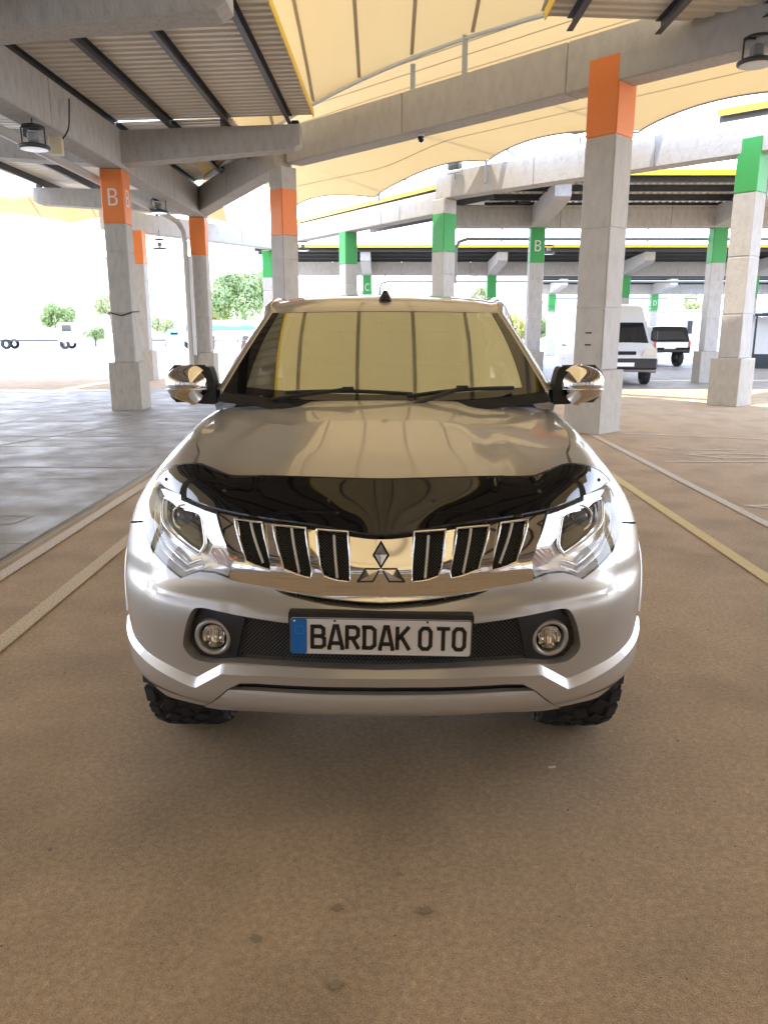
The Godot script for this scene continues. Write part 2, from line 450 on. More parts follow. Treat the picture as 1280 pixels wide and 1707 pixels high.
# a panel of the body skin inside an outline, with holes; its edges fold inwards by flange
func panel(mb: MB, poly: PackedVector2Array, holes: Array, cell: float, off: Callable, flange := 0.0) -> void:
	var lo := poly[0]
	var hi := poly[0]
	for q in poly:
		lo = lo.min(q)
		hi = hi.max(q)
	lo = (lo / cell).floor() * cell
	var nx := int(ceil((hi.x - lo.x) / cell)) + 1
	var ny := int(ceil((hi.y - lo.y) / cell)) + 1
	var edge := {}
	var rings := [poly]
	rings.append_array(holes)
	for ring: PackedVector2Array in rings:
		for k in ring.size():
			var a := ring[k]
			var b := ring[(k + 1) % ring.size()]
			var steps := int(ceil(a.distance_to(b) / (cell * 0.2))) + 1
			for i in steps + 1:
				var q := a.lerp(b, i / float(steps))
				edge[Vector2i(clampi(int((q.x - lo.x) / cell), 0, nx - 1), clampi(int((q.y - lo.y) / cell), 0, ny - 1))] = true
	var cache := {}
	var e := cell * 0.3
	var index := func(q: Vector2) -> int:
		var key := Vector2i(roundi(q.x * 40000), roundi(q.y * 40000))
		if cache.has(key):
			return cache[key]
		var p: Vector3 = skin(q, off.call(q))
		var qa := q + Vector2(e, 0)
		var qb := q + Vector2(0, e)
		var qc := q - Vector2(e, 0)
		var qd := q - Vector2(0, e)
		var nn: Vector3 = (skin(qa, off.call(qa)) - skin(qc, off.call(qc))).cross(skin(qb, off.call(qb)) - skin(qd, off.call(qd)))
		cache[key] = mb.vert(p, nn.normalized())
		return cache[key]
	for j in ny:
		for i in nx:
			var c0 := lo + Vector2(i, j) * cell
			var sq := PackedVector2Array([c0, c0 + Vector2(cell, 0), c0 + Vector2(cell, cell), c0 + Vector2(0, cell)])
			var pieces := []
			if edge.has(Vector2i(i, j)):
				pieces = Geometry2D.intersect_polygons(sq, poly)
				for h in holes:
					var next := []
					for pc in pieces:
						for r in Geometry2D.clip_polygons(pc, h):
							if not Geometry2D.is_polygon_clockwise(r):
								next.append(r)
					pieces = next
			else:
				var mid := c0 + Vector2(cell, cell) * 0.5
				if not Geometry2D.is_point_in_polygon(mid, poly):
					continue
				var inside := true
				for h in holes:
					if Geometry2D.is_point_in_polygon(mid, h):
						inside = false
				if not inside:
					continue
				pieces = [sq]
			for pc: PackedVector2Array in pieces:
				var ids := Geometry2D.triangulate_polygon(pc)
				for k in range(0, ids.size(), 3):
					var a := pc[ids[k]]
					var b := pc[ids[k + 1]]
					var c := pc[ids[k + 2]]
					var turn := (b - a).cross(c - a)
					if absf(turn) < 1e-11:
						continue
					if turn < 0:
						var sw := b
						b = c
						c = sw
					mb.ix.append_array([index.call(a), index.call(c), index.call(b)])
	if flange > 0.0:
		for ring in rings:
			wall(mb, ring, off, flange)

func wall(mb: MB, ring: PackedVector2Array, off: Callable, depth: float) -> void:
	var top := PackedVector3Array()
	var low := PackedVector3Array()
	var m := ring.size()
	for k in m:
		var a := ring[k]
		var b := ring[(k + 1) % m]
		var steps := maxi(1, int(a.distance_to(b) / 0.02))
		for i in steps:
			var q := a.lerp(b, i / float(steps))
			var o: float = off.call(q)
			top.append(skin(q, o))
			low.append(skin(q, o - depth))
	for k in top.size():
		var k1 := (k + 1) % top.size()
		mb.quad(low[k], low[k1], top[k1], top[k])

func skin_tube(mb: MB, line: PackedVector2Array, r: float, off: float, closed := false, sides := 8) -> void:
	var path := []
	var m := line.size()
	for k in (m if closed else m - 1):
		var a := line[k]
		var b := line[(k + 1) % m]
		var steps := maxi(1, int(a.distance_to(b) / 0.02))
		for i in steps:
			path.append(skin(a.lerp(b, i / float(steps)), off))
	if not closed:
		path.append(skin(line[m - 1], off))
	mb.tube(path, r, sides, closed)

func wire_mesh(mb: MB, poly: PackedVector2Array, holes: Array, pitch: float, off: float, r: float) -> void:
	var lo := poly[0]
	var hi := poly[0]
	for q in poly:
		lo = lo.min(q)
		hi = hi.max(q)
	var size := hi - lo
	for dir in [1.0, -1.0]:
		var c := -size.y
		while c < size.x + size.y:
			var a := Vector2(lo.x + c, lo.y) if dir > 0 else Vector2(lo.x + c, lo.y)
			var b: Vector2 = a + Vector2(size.y * dir, size.y)
			for line: PackedVector2Array in Geometry2D.intersect_polyline_with_polygon(PackedVector2Array([a, b]), poly):
				var parts := [line]
				for h in holes:
					var next := []
					for l in parts:
						next.append_array(Geometry2D.clip_polyline_with_polygon(l, h))
					parts = next
				for l: PackedVector2Array in parts:
					skin_tube(mb, l, r, off + dir * r * 0.5, false, 4)
			c += pitch * 2.0 * 0.7071

func table2(t: Array, a: float) -> float:
	for k in t.size() - 1:
		if a <= t[k + 1][0]:
			return lerpf(t[k][1], t[k + 1][1], (a - t[k][0]) / (t[k + 1][0] - t[k][0]))
	return t[t.size() - 1][1]

const LEDGE_LOW := [[0.0, -0.0845], [0.21, -0.087], [0.305, -0.0935], [0.352, -0.1240], [0.366, -0.1330], [0.378, -0.1330], [0.437, -0.1240], [0.53, -0.112], [0.65, -0.098], [0.9, -0.08]]
const LEDGE_TOP := [[0.0, -0.0715], [0.21, -0.072], [0.305, -0.0760], [0.352, -0.1070], [0.366, -0.1160], [0.378, -0.1165], [0.437, -0.1080], [0.53, -0.099], [0.65, -0.087], [0.9, -0.07]]
func bumper_off(q: Vector2) -> float:
	var a := absf(q.x)
	var l := table2(LEDGE_LOW, a)
	var u := maxf(table2(LEDGE_TOP, a), l + 0.008)
	return 0.017 * (1.0 - clampf((q.y - l) / (u - l), 0.0, 1.0)) + face_off(q)

func face_off(q: Vector2) -> float:
	var a := absf(q.x)
	# fold above the lamp openings
	var o := 0.007 * smoothstep(0.20, 0.27, a) * (1.0 - smoothstep(0.42, 0.52, a)) * smoothstep(0.034, 0.052, q.y) * (1.0 - smoothstep(0.058, 0.085, q.y))
	return o

func level(o: float) -> Callable:
	return func(_q: Vector2) -> float: return o

func join(a: Array, n := 8) -> Array:
	# smooth 3D line through the given points
	var c := Curve3D.new()
	var out := []
	for k in a.size() - 1:
		var p0: Vector3 = a[maxi(k - 1, 0)]
		var p1: Vector3 = a[k]
		var p2: Vector3 = a[k + 1]
		var p3: Vector3 = a[mini(k + 2, a.size() - 1)]
		for i in n:
			out.append(p1.cubic_interpolate(p2, p0, p3, i / float(n)))
	out.append(a[a.size() - 1])
	return out

func at_x(line: Array, x: float) -> Vector3:
	for k in line.size() - 1:
		if (line[k].x - x) * (line[k + 1].x - x) <= 0.0:
			return line[k].lerp(line[k + 1], (x - line[k].x) / (line[k + 1].x - line[k].x + 1e-9))
	return line[line.size() - 1] if absf(line[line.size() - 1].x - x) < absf(line[0].x - x) else line[0]

# ---------------------------------------------------------------- the pickup
var truck: Node3D
func build_truck() -> void:
	prepare_body()
	truck = thing("pickup_truck", "silver double cab pickup with black bonnet deflector and chrome grille", "pickup truck", at(-0.009, 0, -2.08, -0.0075))
	var t := truck
	# --- bonnet and wings
	var mb := MB.new()
	panel(mb, rounded(HOOD, 25.0, 3), [], 0.015, level(0.0), 0.03)
	put(mb, "bonnet", M.paint, t)
	for sd in [1, -1]:
		mb = MB.new()
		var o: PackedVector2Array = FENDER if sd == 1 else flipped(FENDER)
		panel(mb, o, [], 0.02, level(0.0), 0.03)
		var w := put(mb, "wing", M.paint, t)
		# arch lip, following the skin
		mb = MB.new()
		var lip := []
		for k in 29:
			var al := lerpf(0.06, PI - 0.42, k / 28.0)
			var dir := Vector3(-sd * 0.95, 0.40 + 0.487 * sin(al), -0.90 - 0.487 * cos(al)) - EYE
			lip.append(skin(Vector2(atan2(dir.x, dir.z), atan2(dir.y, Vector2(dir.x, dir.z).length())), 0.003))
		mb.tube(lip, 0.013, 8)
		put(mb, "arch_flare", M.paint, w)
		# inner arch liner
		mb = MB.new()
		var rows := []
		for k in 17:
			var a := lerpf(0.0, PI - 0.25, k / 16.0)
			var row := PackedVector3Array()
			for x: float in [0.52, 0.70, 0.835]:
				row.append(Vector3(-sd * x, 0.40 + 0.475 * sin(a), -0.90 - 0.475 * cos(a)))
			rows.append(row)
		mb.grid(rows)
		put(mb, "arch_liner", M.black_plastic, w)
	# --- bumper
	var opening := rounded(OPENING, 60.0, 4)
	var slot := rounded(SLOT_TOP, 50.0, 3)
	mb = MB.new()
	# three bands that meet in crisp folds: face, ledge, skirt
	var lines := [[], []]
	for k in 2:
		var tab: Array = [LEDGE_TOP, LEDGE_LOW][k]
		for i in range(tab.size() - 1, 0, -1):
			lines[k].append(Vector2(-tab[i][0], tab[i][1]))
		for i in tab.size():
			lines[k].append(Vector2(tab[i][0], tab[i][1]))
	var face: Array = lines[0].duplicate()
	face.append_array([Vector2(0.9, 0.6), Vector2(-0.9, 0.6)])
	var ledge: Array = lines[1].duplicate()
	var back_line: Array = lines[0].duplicate()
	back_line.reverse()
	ledge.append_array(back_line)
	var skirt: Array = lines[1].duplicate()
	skirt.reverse()
	skirt.append_array([Vector2(-0.9, -0.6), Vector2(0.9, -0.6)])
	var ramp_off := func(q: Vector2) -> float:
		var l := table2(LEDGE_LOW, absf(q.x))
		return 0.017 * (1.0 - (q.y - l) / (table2(LEDGE_TOP, absf(q.x)) - l))
	for band in [[face, face_off, 0.011], [ledge, ramp_off, 0.011], [skirt, level(0.017), 0.011]]:
		for piece in Geometry2D.intersect_polygons(BUMPER, PackedVector2Array(band[0])):
			if not Geometry2D.is_polygon_clockwise(piece):
				panel(mb, piece, [opening, slot], band[2], band[1])
	wall(mb, BUMPER, bumper_off, 0.02)
	for ring: PackedVector2Array in [opening, slot]:
		wall(mb, ring, bumper_off, 0.055)
	var bumper := put(mb, "front_bumper", M.paint, t)
	mb = MB.new()
	panel(mb, slot, [], 0.03, level(-0.04))
	put(mb, "air_slot", M.black_plastic, bumper)
	mb = MB.new()
	for k in 9:
		var th := -0.16 + k * 0.04
		mb.bar(skin(Vector2(th, 0.050 + 0.35 * th * th), -0.022), skin(Vector2(th, 0.060 + 0.35 * th * th), -0.022), 0.004, 0.02)
	put(mb, "slot_fins", M.black_plastic, bumper)
	mb = MB.new()
	panel(mb, LIP, [], 0.016, func(q: Vector2) -> float: return 0.020 - 0.013 * smoothstep(-0.142, -0.124, q.y), 0.02)
	put(mb, "bumper_lip", M.paint_light, bumper)
	mb = MB.new()
	panel(mb, PackedVector2Array([Vector2(-0.36, -0.17), Vector2(0.36, -0.17), Vector2(0.32, -0.10), Vector2(-0.32, -0.10)]), [], 0.04, level(-0.02))
	put(mb, "lower_slot", M.black_plastic, bumper)
	for sd in [1, -1]:
		mb = MB.new()
		panel(mb, rounded(WASHER if sd == 1 else flipped(WASHER), 100.0, 4), [], 0.012, level(0.004), 0.008)
		put(mb, "washer_cap", M.paint, bumper)
	# lower opening: backing, wire mesh, fog lamps
	mb = MB.new()
	panel(mb, PackedVector2Array([Vector2(-0.40, -0.085), Vector2(0.40, -0.085), Vector2(0.40, 0.04), Vector2(-0.40, 0.04)]), [], 0.03, level(-0.075))
	put(mb, "grille_backing", M.black_matt, bumper)
	var fog_holes := [rounded(FOGPANEL, 40.0, 4), flipped(rounded(FOGPANEL, 40.0, 4))]
	mb = MB.new()
	wire_mesh(mb, OPENING, fog_holes, 0.0056, -0.036, 0.0012)
	put(mb, "mesh_insert", M.black_gloss_wire, bumper)
	for sd in [1, -1]:
		var fc := Vector2(-0.3281 * sd, -0.0287)
		var ringpoly := PackedVector2Array()
		for k in 28:
			ringpoly.append(fc + Vector2(cos(TAU * k / 28), sin(TAU * k / 28)) * 0.0335)
		mb = MB.new()
		panel(mb, fog_holes[0] if sd == 1 else fog_holes[1], [ringpoly], 0.014, level(-0.030), 0.03)
		var surround := put(mb, "fog_lamp_surround", M.black_plastic, bumper)
		var fp := skin(fc, -0.030)
		var ax := Basis(Vector3.UP, -sd * 0.16) * Basis(Vector3.RIGHT, PI / 2)
		mb = MB.new()
		mb.lathe(fp, [Vector2(0.043, -0.012), Vector2(0.044, 0.004), Vector2(0.046, 0.010), Vector2(0.051, 0.013), Vector2(0.056, 0.010), Vector2(0.059, 0.002), Vector2(0.058, -0.012)], 40, ax)
		put(mb, "fog_lamp_ring", M.satin_silver, surround)
		mb = MB.new()
		mb.lathe(fp, [Vector2(0.0, -0.034), Vector2(0.052, -0.034), Vector2(0.052, -0.008)], 24, ax)
		put(mb, "fog_lamp_cup", M.black_matt, surround)
		mb = MB.new()
		mb.lathe(fp, [Vector2(0.0, -0.028), Vector2(0.018, -0.027), Vector2(0.030, -0.018), Vector2(0.037, -0.002)], 20, ax)
		for k in 5:
			mb.box(fp + Vector3(-0.024 + k * 0.012, 0, -0.012), Vector3(0.003, 0.05 - absf(k - 2) * 0.008, 0.012))
		put(mb, "fog_reflector", M.chrome, surround)
		mb = MB.new()
		mb.lathe(fp, [Vector2(0.038, 0.001), Vector2(0.030, 0.006), Vector2(0.015, 0.009), Vector2(0.0, 0.010)], 24, ax)
		put(mb, "fog_lens", M.clear, surround)
	# --- grille
	mb = MB.new()
	var holes := []
	for h in [SLATHOLE_A, SLATHOLE_B, SLATHOLE_C]:
		holes.append(rounded(h, 45.0, 4))
		holes.append(flipped(rounded(h, 45.0, 4)))
	panel(mb, CHROME, holes, 0.012, func(q: Vector2) -> float: return -0.006 + 0.024 * smoothstep(0.058, 0.115, q.y) * (1.0 - smoothstep(0.125, 0.19, q.y)), 0.045)
	var grille := put(mb, "grille_surround", M.chrome, t)
	mb = MB.new()
	panel(mb, PackedVector2Array([Vector2(-0.31, 0.085), Vector2(0.31, 0.085), Vector2(0.31, 0.21), Vector2(-0.31, 0.21)]), [], 0.03, level(-0.06))
	put(mb, "grille_backing", M.black_matt, grille)
	for h: PackedVector2Array in holes:
		mb = MB.new()
		skin_tube(mb, h, 0.0035, 0.011, true)
		put(mb, "chrome_frame", M.chrome, grille)
		mb = MB.new()
		wire_mesh(mb, h, [], 0.0046, -0.024, 0.0011)
		put(mb, "mesh_insert", M.black_gloss_wire, grille)
	for sl: PackedVector2Array in [SLAT_A, SLAT_B, SLAT_C]:
		for sd in [1, -1]:
			mb = MB.new()
			var l := sl if sd == 1 else flipped(sl)
			var pts := []
			for k in 9:
				pts.append(skin(l[0].lerp(l[1], k / 8.0), -0.012))
			mb.tube(pts, 0.0042, 8)
			put(mb, "grille_slat", M.satin_white, grille)
	# emblem: three lozenges
	var et := Transform3D(Basis(Vector3.RIGHT, -0.22), Vector3(0.0, 0.912, -0.040))
	var emblem := MB.new()
	var a := 0.0455
	var lozenges := []
	for k in 3:
		var d := PI / 2 + k * TAU / 3
		var p1 := Vector2(cos(d - PI / 6), sin(d - PI / 6)) * a
		var p2 := Vector2(cos(d + PI / 6), sin(d + PI / 6)) * a
		lozenges.append([Vector2.ZERO, p1, p1 + p2, p2])
	for l in lozenges:
		var mid: Vector2 = l[2] * 0.5
		var big := PackedVector2Array()
		for q: Vector2 in l:
			big.append(mid + (q - mid) * 1.06)
		emblem.prism(big, -0.006, 0.0015, et)
	var eb := put(emblem, "emblem", M.black_gloss, grille)
	mb = MB.new()
	for l in lozenges:
		var mid: Vector2 = l[2] * 0.5
		var inn := []
		for q: Vector2 in l:
			inn.append(mid + (q - mid) * 0.80)
		for k in 4:
			var q0: Vector2 = inn[k]
			var q1: Vector2 = inn[(k + 1) % 4]
			mb.tri(et * Vector3(mid.x, mid.y, 0.0045), et * Vector3(q0.x, q0.y, 0.002), et * Vector3(q1.x, q1.y, 0.002))
	put(mb, "emblem_facets", M.chrome, eb)
	# --- headlamps
	for sd in [1, -1]:
		headlamp(t, sd)
	# --- bonnet deflector
	build_deflector(t)
	build_plate(t)
	build_cab(t)
	build_wheels(t)

func side_of(p: PackedVector2Array, sd: int) -> PackedVector2Array:
	return p if sd == 1 else flipped(p)

func headlamp(t: Node3D, sd: int) -> void:
	var hp := side_of(rounded(HEADLIGHT, 50.0, 4), sd)
	var mb := MB.new()
	panel(mb, hp, [], 0.016, func(q: Vector2) -> float: return -0.058 + 0.005 * sin(q.y * 60.0 + absf(q.x) * 25.0), 0.0)
	wall(mb, hp, level(-0.002), 0.06)
	var lamp := put(mb, "headlamp", M.reflector, t)
	mb = MB.new()
	var seal := side_of(rounded(HEADLIGHT, 50.0, 4), sd)
	skin_tube(mb, seal, 0.004, -0.006, true, 6)
	put(mb, "lamp_seal", M.black_plastic, lamp)
	mb = MB.new()
	panel(mb, side_of(rounded(HL_BEZEL, 50.0, 4), sd), [], 0.02, level(-0.052))
	put(mb, "lamp_bezel", M.dark_gloss, lamp)
	mb = MB.new()
	skin_tube(mb, side_of(rounded(HL_BEZEL, 50.0, 4), sd), 0.0055, -0.030, true)
	put(mb, "bezel_rim", M.chrome, lamp)
	mb = MB.new()
	panel(mb, side_of(HL_DRL, sd), [], 0.012, func(q: Vector2) -> float: return -0.014 + 0.001 * sin(q.x * 300.0) * sin(q.y * 300.0), 0.02)
	put(mb, "daylight_strip", M.lamp_white, lamp)
	mb = MB.new()
	panel(mb, side_of(HL_SIGNAL, sd), [], 0.006, func(q: Vector2) -> float: return -0.034 + 0.003 * sin(q.x * 500.0) * sin(q.y * 500.0), 0.02)
	put(mb, "turn_signal", M.lamp_rose, lamp)
	mb = MB.new()
	panel(mb, side_of(HL_BLACK, sd), [], 0.02, level(-0.045))
	put(mb, "bezel_insert", M.black_gloss, lamp)
	# sweeping chrome bands along the lower outer edge
	var cen := Vector2(-0.42 * sd, 0.17)
	for k in 2:
		var line := PackedVector2Array()
		for i in range(9, 17):
			var q := HEADLIGHT[i]
			q.x *= sd
			line.append(cen + (q - cen) * (0.90 - k * 0.14))
		mb = MB.new()
		skin_tube(mb, line, 0.006, -0.034 - k * 0.008)
		put(mb, "reflector_band", M.chrome, lamp)
	# projector
	var pc := skin(Vector2(HL_PROJ.x * sd, HL_PROJ.y), -0.055)
	var ax := Basis(Vector3.UP, -sd * 0.18) * Basis(Vector3.RIGHT, PI / 2)
	mb = MB.new()
	mb.lathe(pc, [Vector2(0.030, -0.02), Vector2(0.034, 0.012), Vector2(0.041, 0.020), Vector2(0.044, 0.014), Vector2(0.046, -0.02)], 32, ax)
	var pj := put(mb, "projector_ring", M.chrome, lamp)
	mb = MB.new()
	mb.lathe(pc, [Vector2(0.034, 0.0), Vector2(0.032, 0.010), Vector2(0.026, 0.018), Vector2(0.014, 0.024), Vector2(0.0, 0.026)], 28, ax)
	put(mb, "projector_lens", M.lens_dark, pj)
	mb = MB.new()
	panel(mb, hp, [], 0.016, level(0.002))
	put(mb, "lamp_lens", M.clear, lamp)

func build_deflector(t: Node3D) -> void:
	var up := [Vector3(-0.767, 1.083, -0.488), Vector3(-0.728, 1.12, -0.457), Vector3(-0.67, 1.15, -0.409), Vector3(-0.597, 1.164, -0.362), Vector3(-0.553, 1.159, -0.335), Vector3(-0.5, 1.146, -0.297), Vector3(-0.457, 1.139, -0.278), Vector3(-0.321, 1.147, -0.231), Vector3(-0.193, 1.149, -0.202), Vector3(0, 1.149, -0.178)]
	var low := [Vector3(-0.767, 1.083, -0.488), Vector3(-0.702, 1.079, -0.392), Vector3(-0.631, 1.07, -0.313), Vector3(-0.513, 1.055, -0.217), Vector3(-0.377, 1.042, -0.159), Vector3(-0.188, 1.026, -0.116), Vector3(-0.078, 1.01, -0.099), Vector3(0, 1.004, -0.093)]
	var all_up := []
	var all_low := []
	for l in [[up, all_up], [low, all_low]]:
		var s: Array = l[0]
		var fullp := s.duplicate()
		for k in range(s.size() - 2, -1, -1):
			fullp.append(Vector3(-s[k].x, s[k].y, s[k].z))
		l[1].append_array(join(fullp, 8))
	var rows := []
	var back := []
	var n := 81
	for j in 11:
		var v := j / 10.0
		var row := PackedVector3Array()
		var brow := PackedVector3Array()
		for i in n:
			var x := lerpf(-0.766, 0.766, i / float(n - 1))
			var a := at_x(all_low, x)
			var b := at_x(all_up, x)
			var fade := clampf((0.766 - absf(x)) / 0.15, 0.0, 1.0)
			var p := a.lerp(b, v)
			var bulge := 0.012 * sin(PI * v) * fade
			p += Vector3(0, 0.5, 0.85) * bulge + Vector3(0, 0, 0.012)
			# two small ribs
			p += Vector3(0, 0.3, 0.6) * 0.006 * exp(-pow((absf(x) - 0.36) / 0.008, 2.0)) * smoothstep(0.35, 0.9, v)
			row.append(p)
			brow.append(p + Vector3(0, -0.003, -0.006))
		rows.append(row)
		back.append(brow)
	var mb := MB.new()
	mb.grid(rows)
	mb.grid(back, false, true)
	var lip := []
	for i in n:
		lip.append(rows[10][i] + Vector3(0, 0, -0.003))
	var d := put(mb, "bonnet_deflector", M.black_gloss, t)
	d.set_meta("label", "glossy black acrylic bonnet deflector")
	mb = MB.new()
	mb.tube(lip, 0.0035, 6)
	put(mb, "deflector_rim", M.black_gloss, d)
	for x: float in [-0.70, -0.475, -0.155, 0.155, 0.475, 0.70]:
		var i := int(round((x + 0.766) / 1.532 * (n - 1)))
		var p: Vector3 = rows[4 if absf(x) > 0.6 else 5][i]
		mb = MB.new()
		mb.lathe(p, [Vector2(0.006, -0.004), Vector2(0.006, 0.002), Vector2(0.004, 0.0035), Vector2(0.0, 0.004)], 12, Basis(Vector3.RIGHT, PI / 2 - 0.55))
		put(mb, "screw_cap", M.dark_metal, d)
	# strip that closes the gap down to the grille
	mb = MB.new()
	rows = []
	for j in 4:
		var row := PackedVector3Array()
		for i in n:
			var x := lerpf(-0.64, 0.64, i / float(n - 1))
			var p := at_x(all_low, x)
			row.append(p + Vector3(0, -0.028 + j * 0.012, 0.004 + 0.006 * sin(j * 1.0)))
		rows.append(row)
	mb.grid(rows)
	put(mb, "base_strip", M.black_gloss, d)

func glyph(c: String) -> Array:
	# strokes in a box 0..0.62 wide, 0..1 high; a first item true closes the stroke
	match c:
		"B": return [[[0.06, 0], [0.06, 1]], [[0.0, 0.94], [0.38, 0.94], [0.5, 0.85], [0.5, 0.62], [0.4, 0.53], [0.06, 0.53]], [[0.4, 0.53], [0.53, 0.43], [0.53, 0.15], [0.41, 0.06], [0.0, 0.06]]]
		"A": return [[[0.02, 0], [0.24, 0.97], [0.36, 0.97], [0.58, 0]], [[0.11, 0.24], [0.49, 0.24]], [[-0.05, 0.03], [0.12, 0.03]], [[0.48, 0.03], [0.65, 0.03]]]
		"R": return [[[0.06, 0], [0.06, 1]], [[0.0, 0.94], [0.39, 0.94], [0.52, 0.84], [0.52, 0.58], [0.4, 0.47], [0.06, 0.47]], [[0.28, 0.47], [0.55, 0.0]]]
		"D": return [[[0.1, 0], [0.1, 1]], [[0.0, 0.94], [0.38, 0.94], [0.52, 0.82], [0.52, 0.18], [0.38, 0.06], [0.0, 0.06]]]
		"K": return [[[0.06, 0], [0.06, 1]], [[0.54, 1.0], [0.06, 0.42]], [[0.22, 0.58], [0.56, 0.0]]]
		"O": return [[true, [0.18, 0.06], [0.40, 0.06], [0.52, 0.2], [0.52, 0.8], [0.40, 0.94], [0.18, 0.94], [0.06, 0.8], [0.06, 0.2]]]
		"T": return [[[0.29, 0], [0.29, 0.9]], [[0.0, 0.94], [0.58, 0.94]]]
		"C": return [[[0.52, 0.72], [0.52, 0.82], [0.40, 0.94], [0.18, 0.94], [0.06, 0.82], [0.06, 0.18], [0.18, 0.06], [0.40, 0.06], [0.52, 0.18], [0.52, 0.28]]]
		"E": return [[[0.06, 0], [0.06, 1]], [[0.06, 0.94], [0.5, 0.94]], [[0.06, 0.51], [0.44, 0.51]], [[0.06, 0.06], [0.5, 0.06]]]
	return []

func letter(mb: MB, c: String, o: Vector2, w: float, h: float, pen: float, z0: float, z1: float, t: Transform3D) -> void:
	for s: Array in glyph(c):
		var closed := s[0] is bool
		var pts := []
		for k in range(1 if closed else 0, s.size()):
			pts.append(o + Vector2(s[k][0] / 0.6 * w, s[k][1] * h))
		mb.stroke(pts, pen, z0, z1, t, closed)

func rrect(x0: float, y0: float, x1: float, y1: float, r: float) -> PackedVector2Array:
	var o := PackedVector2Array()
	for c in [[x1 - r, y0 + r, -PI / 2], [x1 - r, y1 - r, 0.0], [x0 + r, y1 - r, PI / 2], [x0 + r, y0 + r, PI]]:
		for k in 5:
			var a: float = c[2] + k * PI / 8
			o.append(Vector2(c[0] + cos(a) * r, c[1] + sin(a) * r))
	return o

func build_plate(t: Node3D) -> void:
	var pt := Transform3D(Basis(Vector3.FORWARD, 0.0175) * Basis(Vector3.RIGHT, -0.02), Vector3(0.0, 0.7205, 0.010))
	var mb := MB.new()
	mb.prism(rrect(-0.2655, -0.058, 0.2655, 0.072, 0.006), -0.03, 0.0, pt)
	var fr := put(mb, "licence_plate", M.black_plastic, t)
	mb = MB.new()
	mb.prism(rrect(-0.26, -0.055, 0.26, 0.056, 0.010), 0.0, 0.003, pt)
	put(mb, "plate_sheet", M.plate_white, fr)
	mb = MB.new()
	mb.prism(rrect(-0.2575, -0.0525, -0.212, 0.0535, 0.007), 0.003, 0.0042, pt)
	put(mb, "country_band", M.plate_blue, fr)
	mb = MB.new()
	var rim := []
	for q in rrect(-0.2585, -0.0535, 0.2585, 0.0545, 0.009):
		rim.append(Vector2(q.x, q.y))
	mb.stroke(rim, 0.0016, 0.003, 0.0046, pt, true)
	put(mb, "plate_border", M.black_plastic, fr)
	mb = MB.new()
	for k in 12:
		var a := TAU * k / 12
		var a2 := TAU * (k + 0.6) / 12
		mb.stroke([Vector2(-0.2335 + cos(a) * 0.013, 0.020 + sin(a) * 0.013), Vector2(-0.2335 + cos(a2) * 0.013, 0.020 + sin(a2) * 0.013)], 0.0026, 0.0042, 0.005, pt)
	put(mb, "seal_ring", M.plate_cyan, fr)
	var word := "BARDAK OTO"
	var xs := [-0.201, -0.150, -0.101, -0.054, -0.004, 0.043, 0.0, 0.108, 0.160, 0.205]
	var tx := [0.044, 0.042, 0.041, 0.042, 0.040, 0.042, 0.0, 0.040, 0.039, 0.040]
	for k in word.length():
		if word[k] == " ":
			continue
		mb = MB.new()
		letter(mb, word[k], Vector2(xs[k], -0.036), tx[k], 0.071, 0.0112, 0.003, 0.005, pt)
		put(mb, "plate_letter", M.plate_black, fr)
	for sp: Vector2 in [Vector2(-0.248, 0.047), Vector2(-0.1325, 0.048), Vector2(0.1325, 0.049), Vector2(0.246, 0.045)]:
		mb = MB.new()
		mb.lathe(pt * Vector3(sp.x, sp.y, 0.003), [Vector2(0.0035, 0.0), Vector2(0.0032, 0.002), Vector2(0.0, 0.0028)], 10, Basis(Vector3.RIGHT, PI / 2))
		put(mb, "plate_screw", M.dark_metal if absf(sp.x) < 0.2 else M.satin_white, fr)

func ws(a: float, b: float) -> Vector3:
	# windscreen: a from -1 to 1 across, b from 0 at the base to 1 at the header
	var low := Vector3(a * 0.700, 1.283 + 0.036 * a * a, -1.17 - 0.125 * a * a)
	var top := Vector3(a * 0.562, 1.668 - 0.006 * a * a, -1.85 - 0.045 * a * a)
	var p := low.lerp(top, b)
	var bow := 4.0 * b * (1.0 - b)
	return p + Vector3(0.0, 0.006, 0.004) * bow

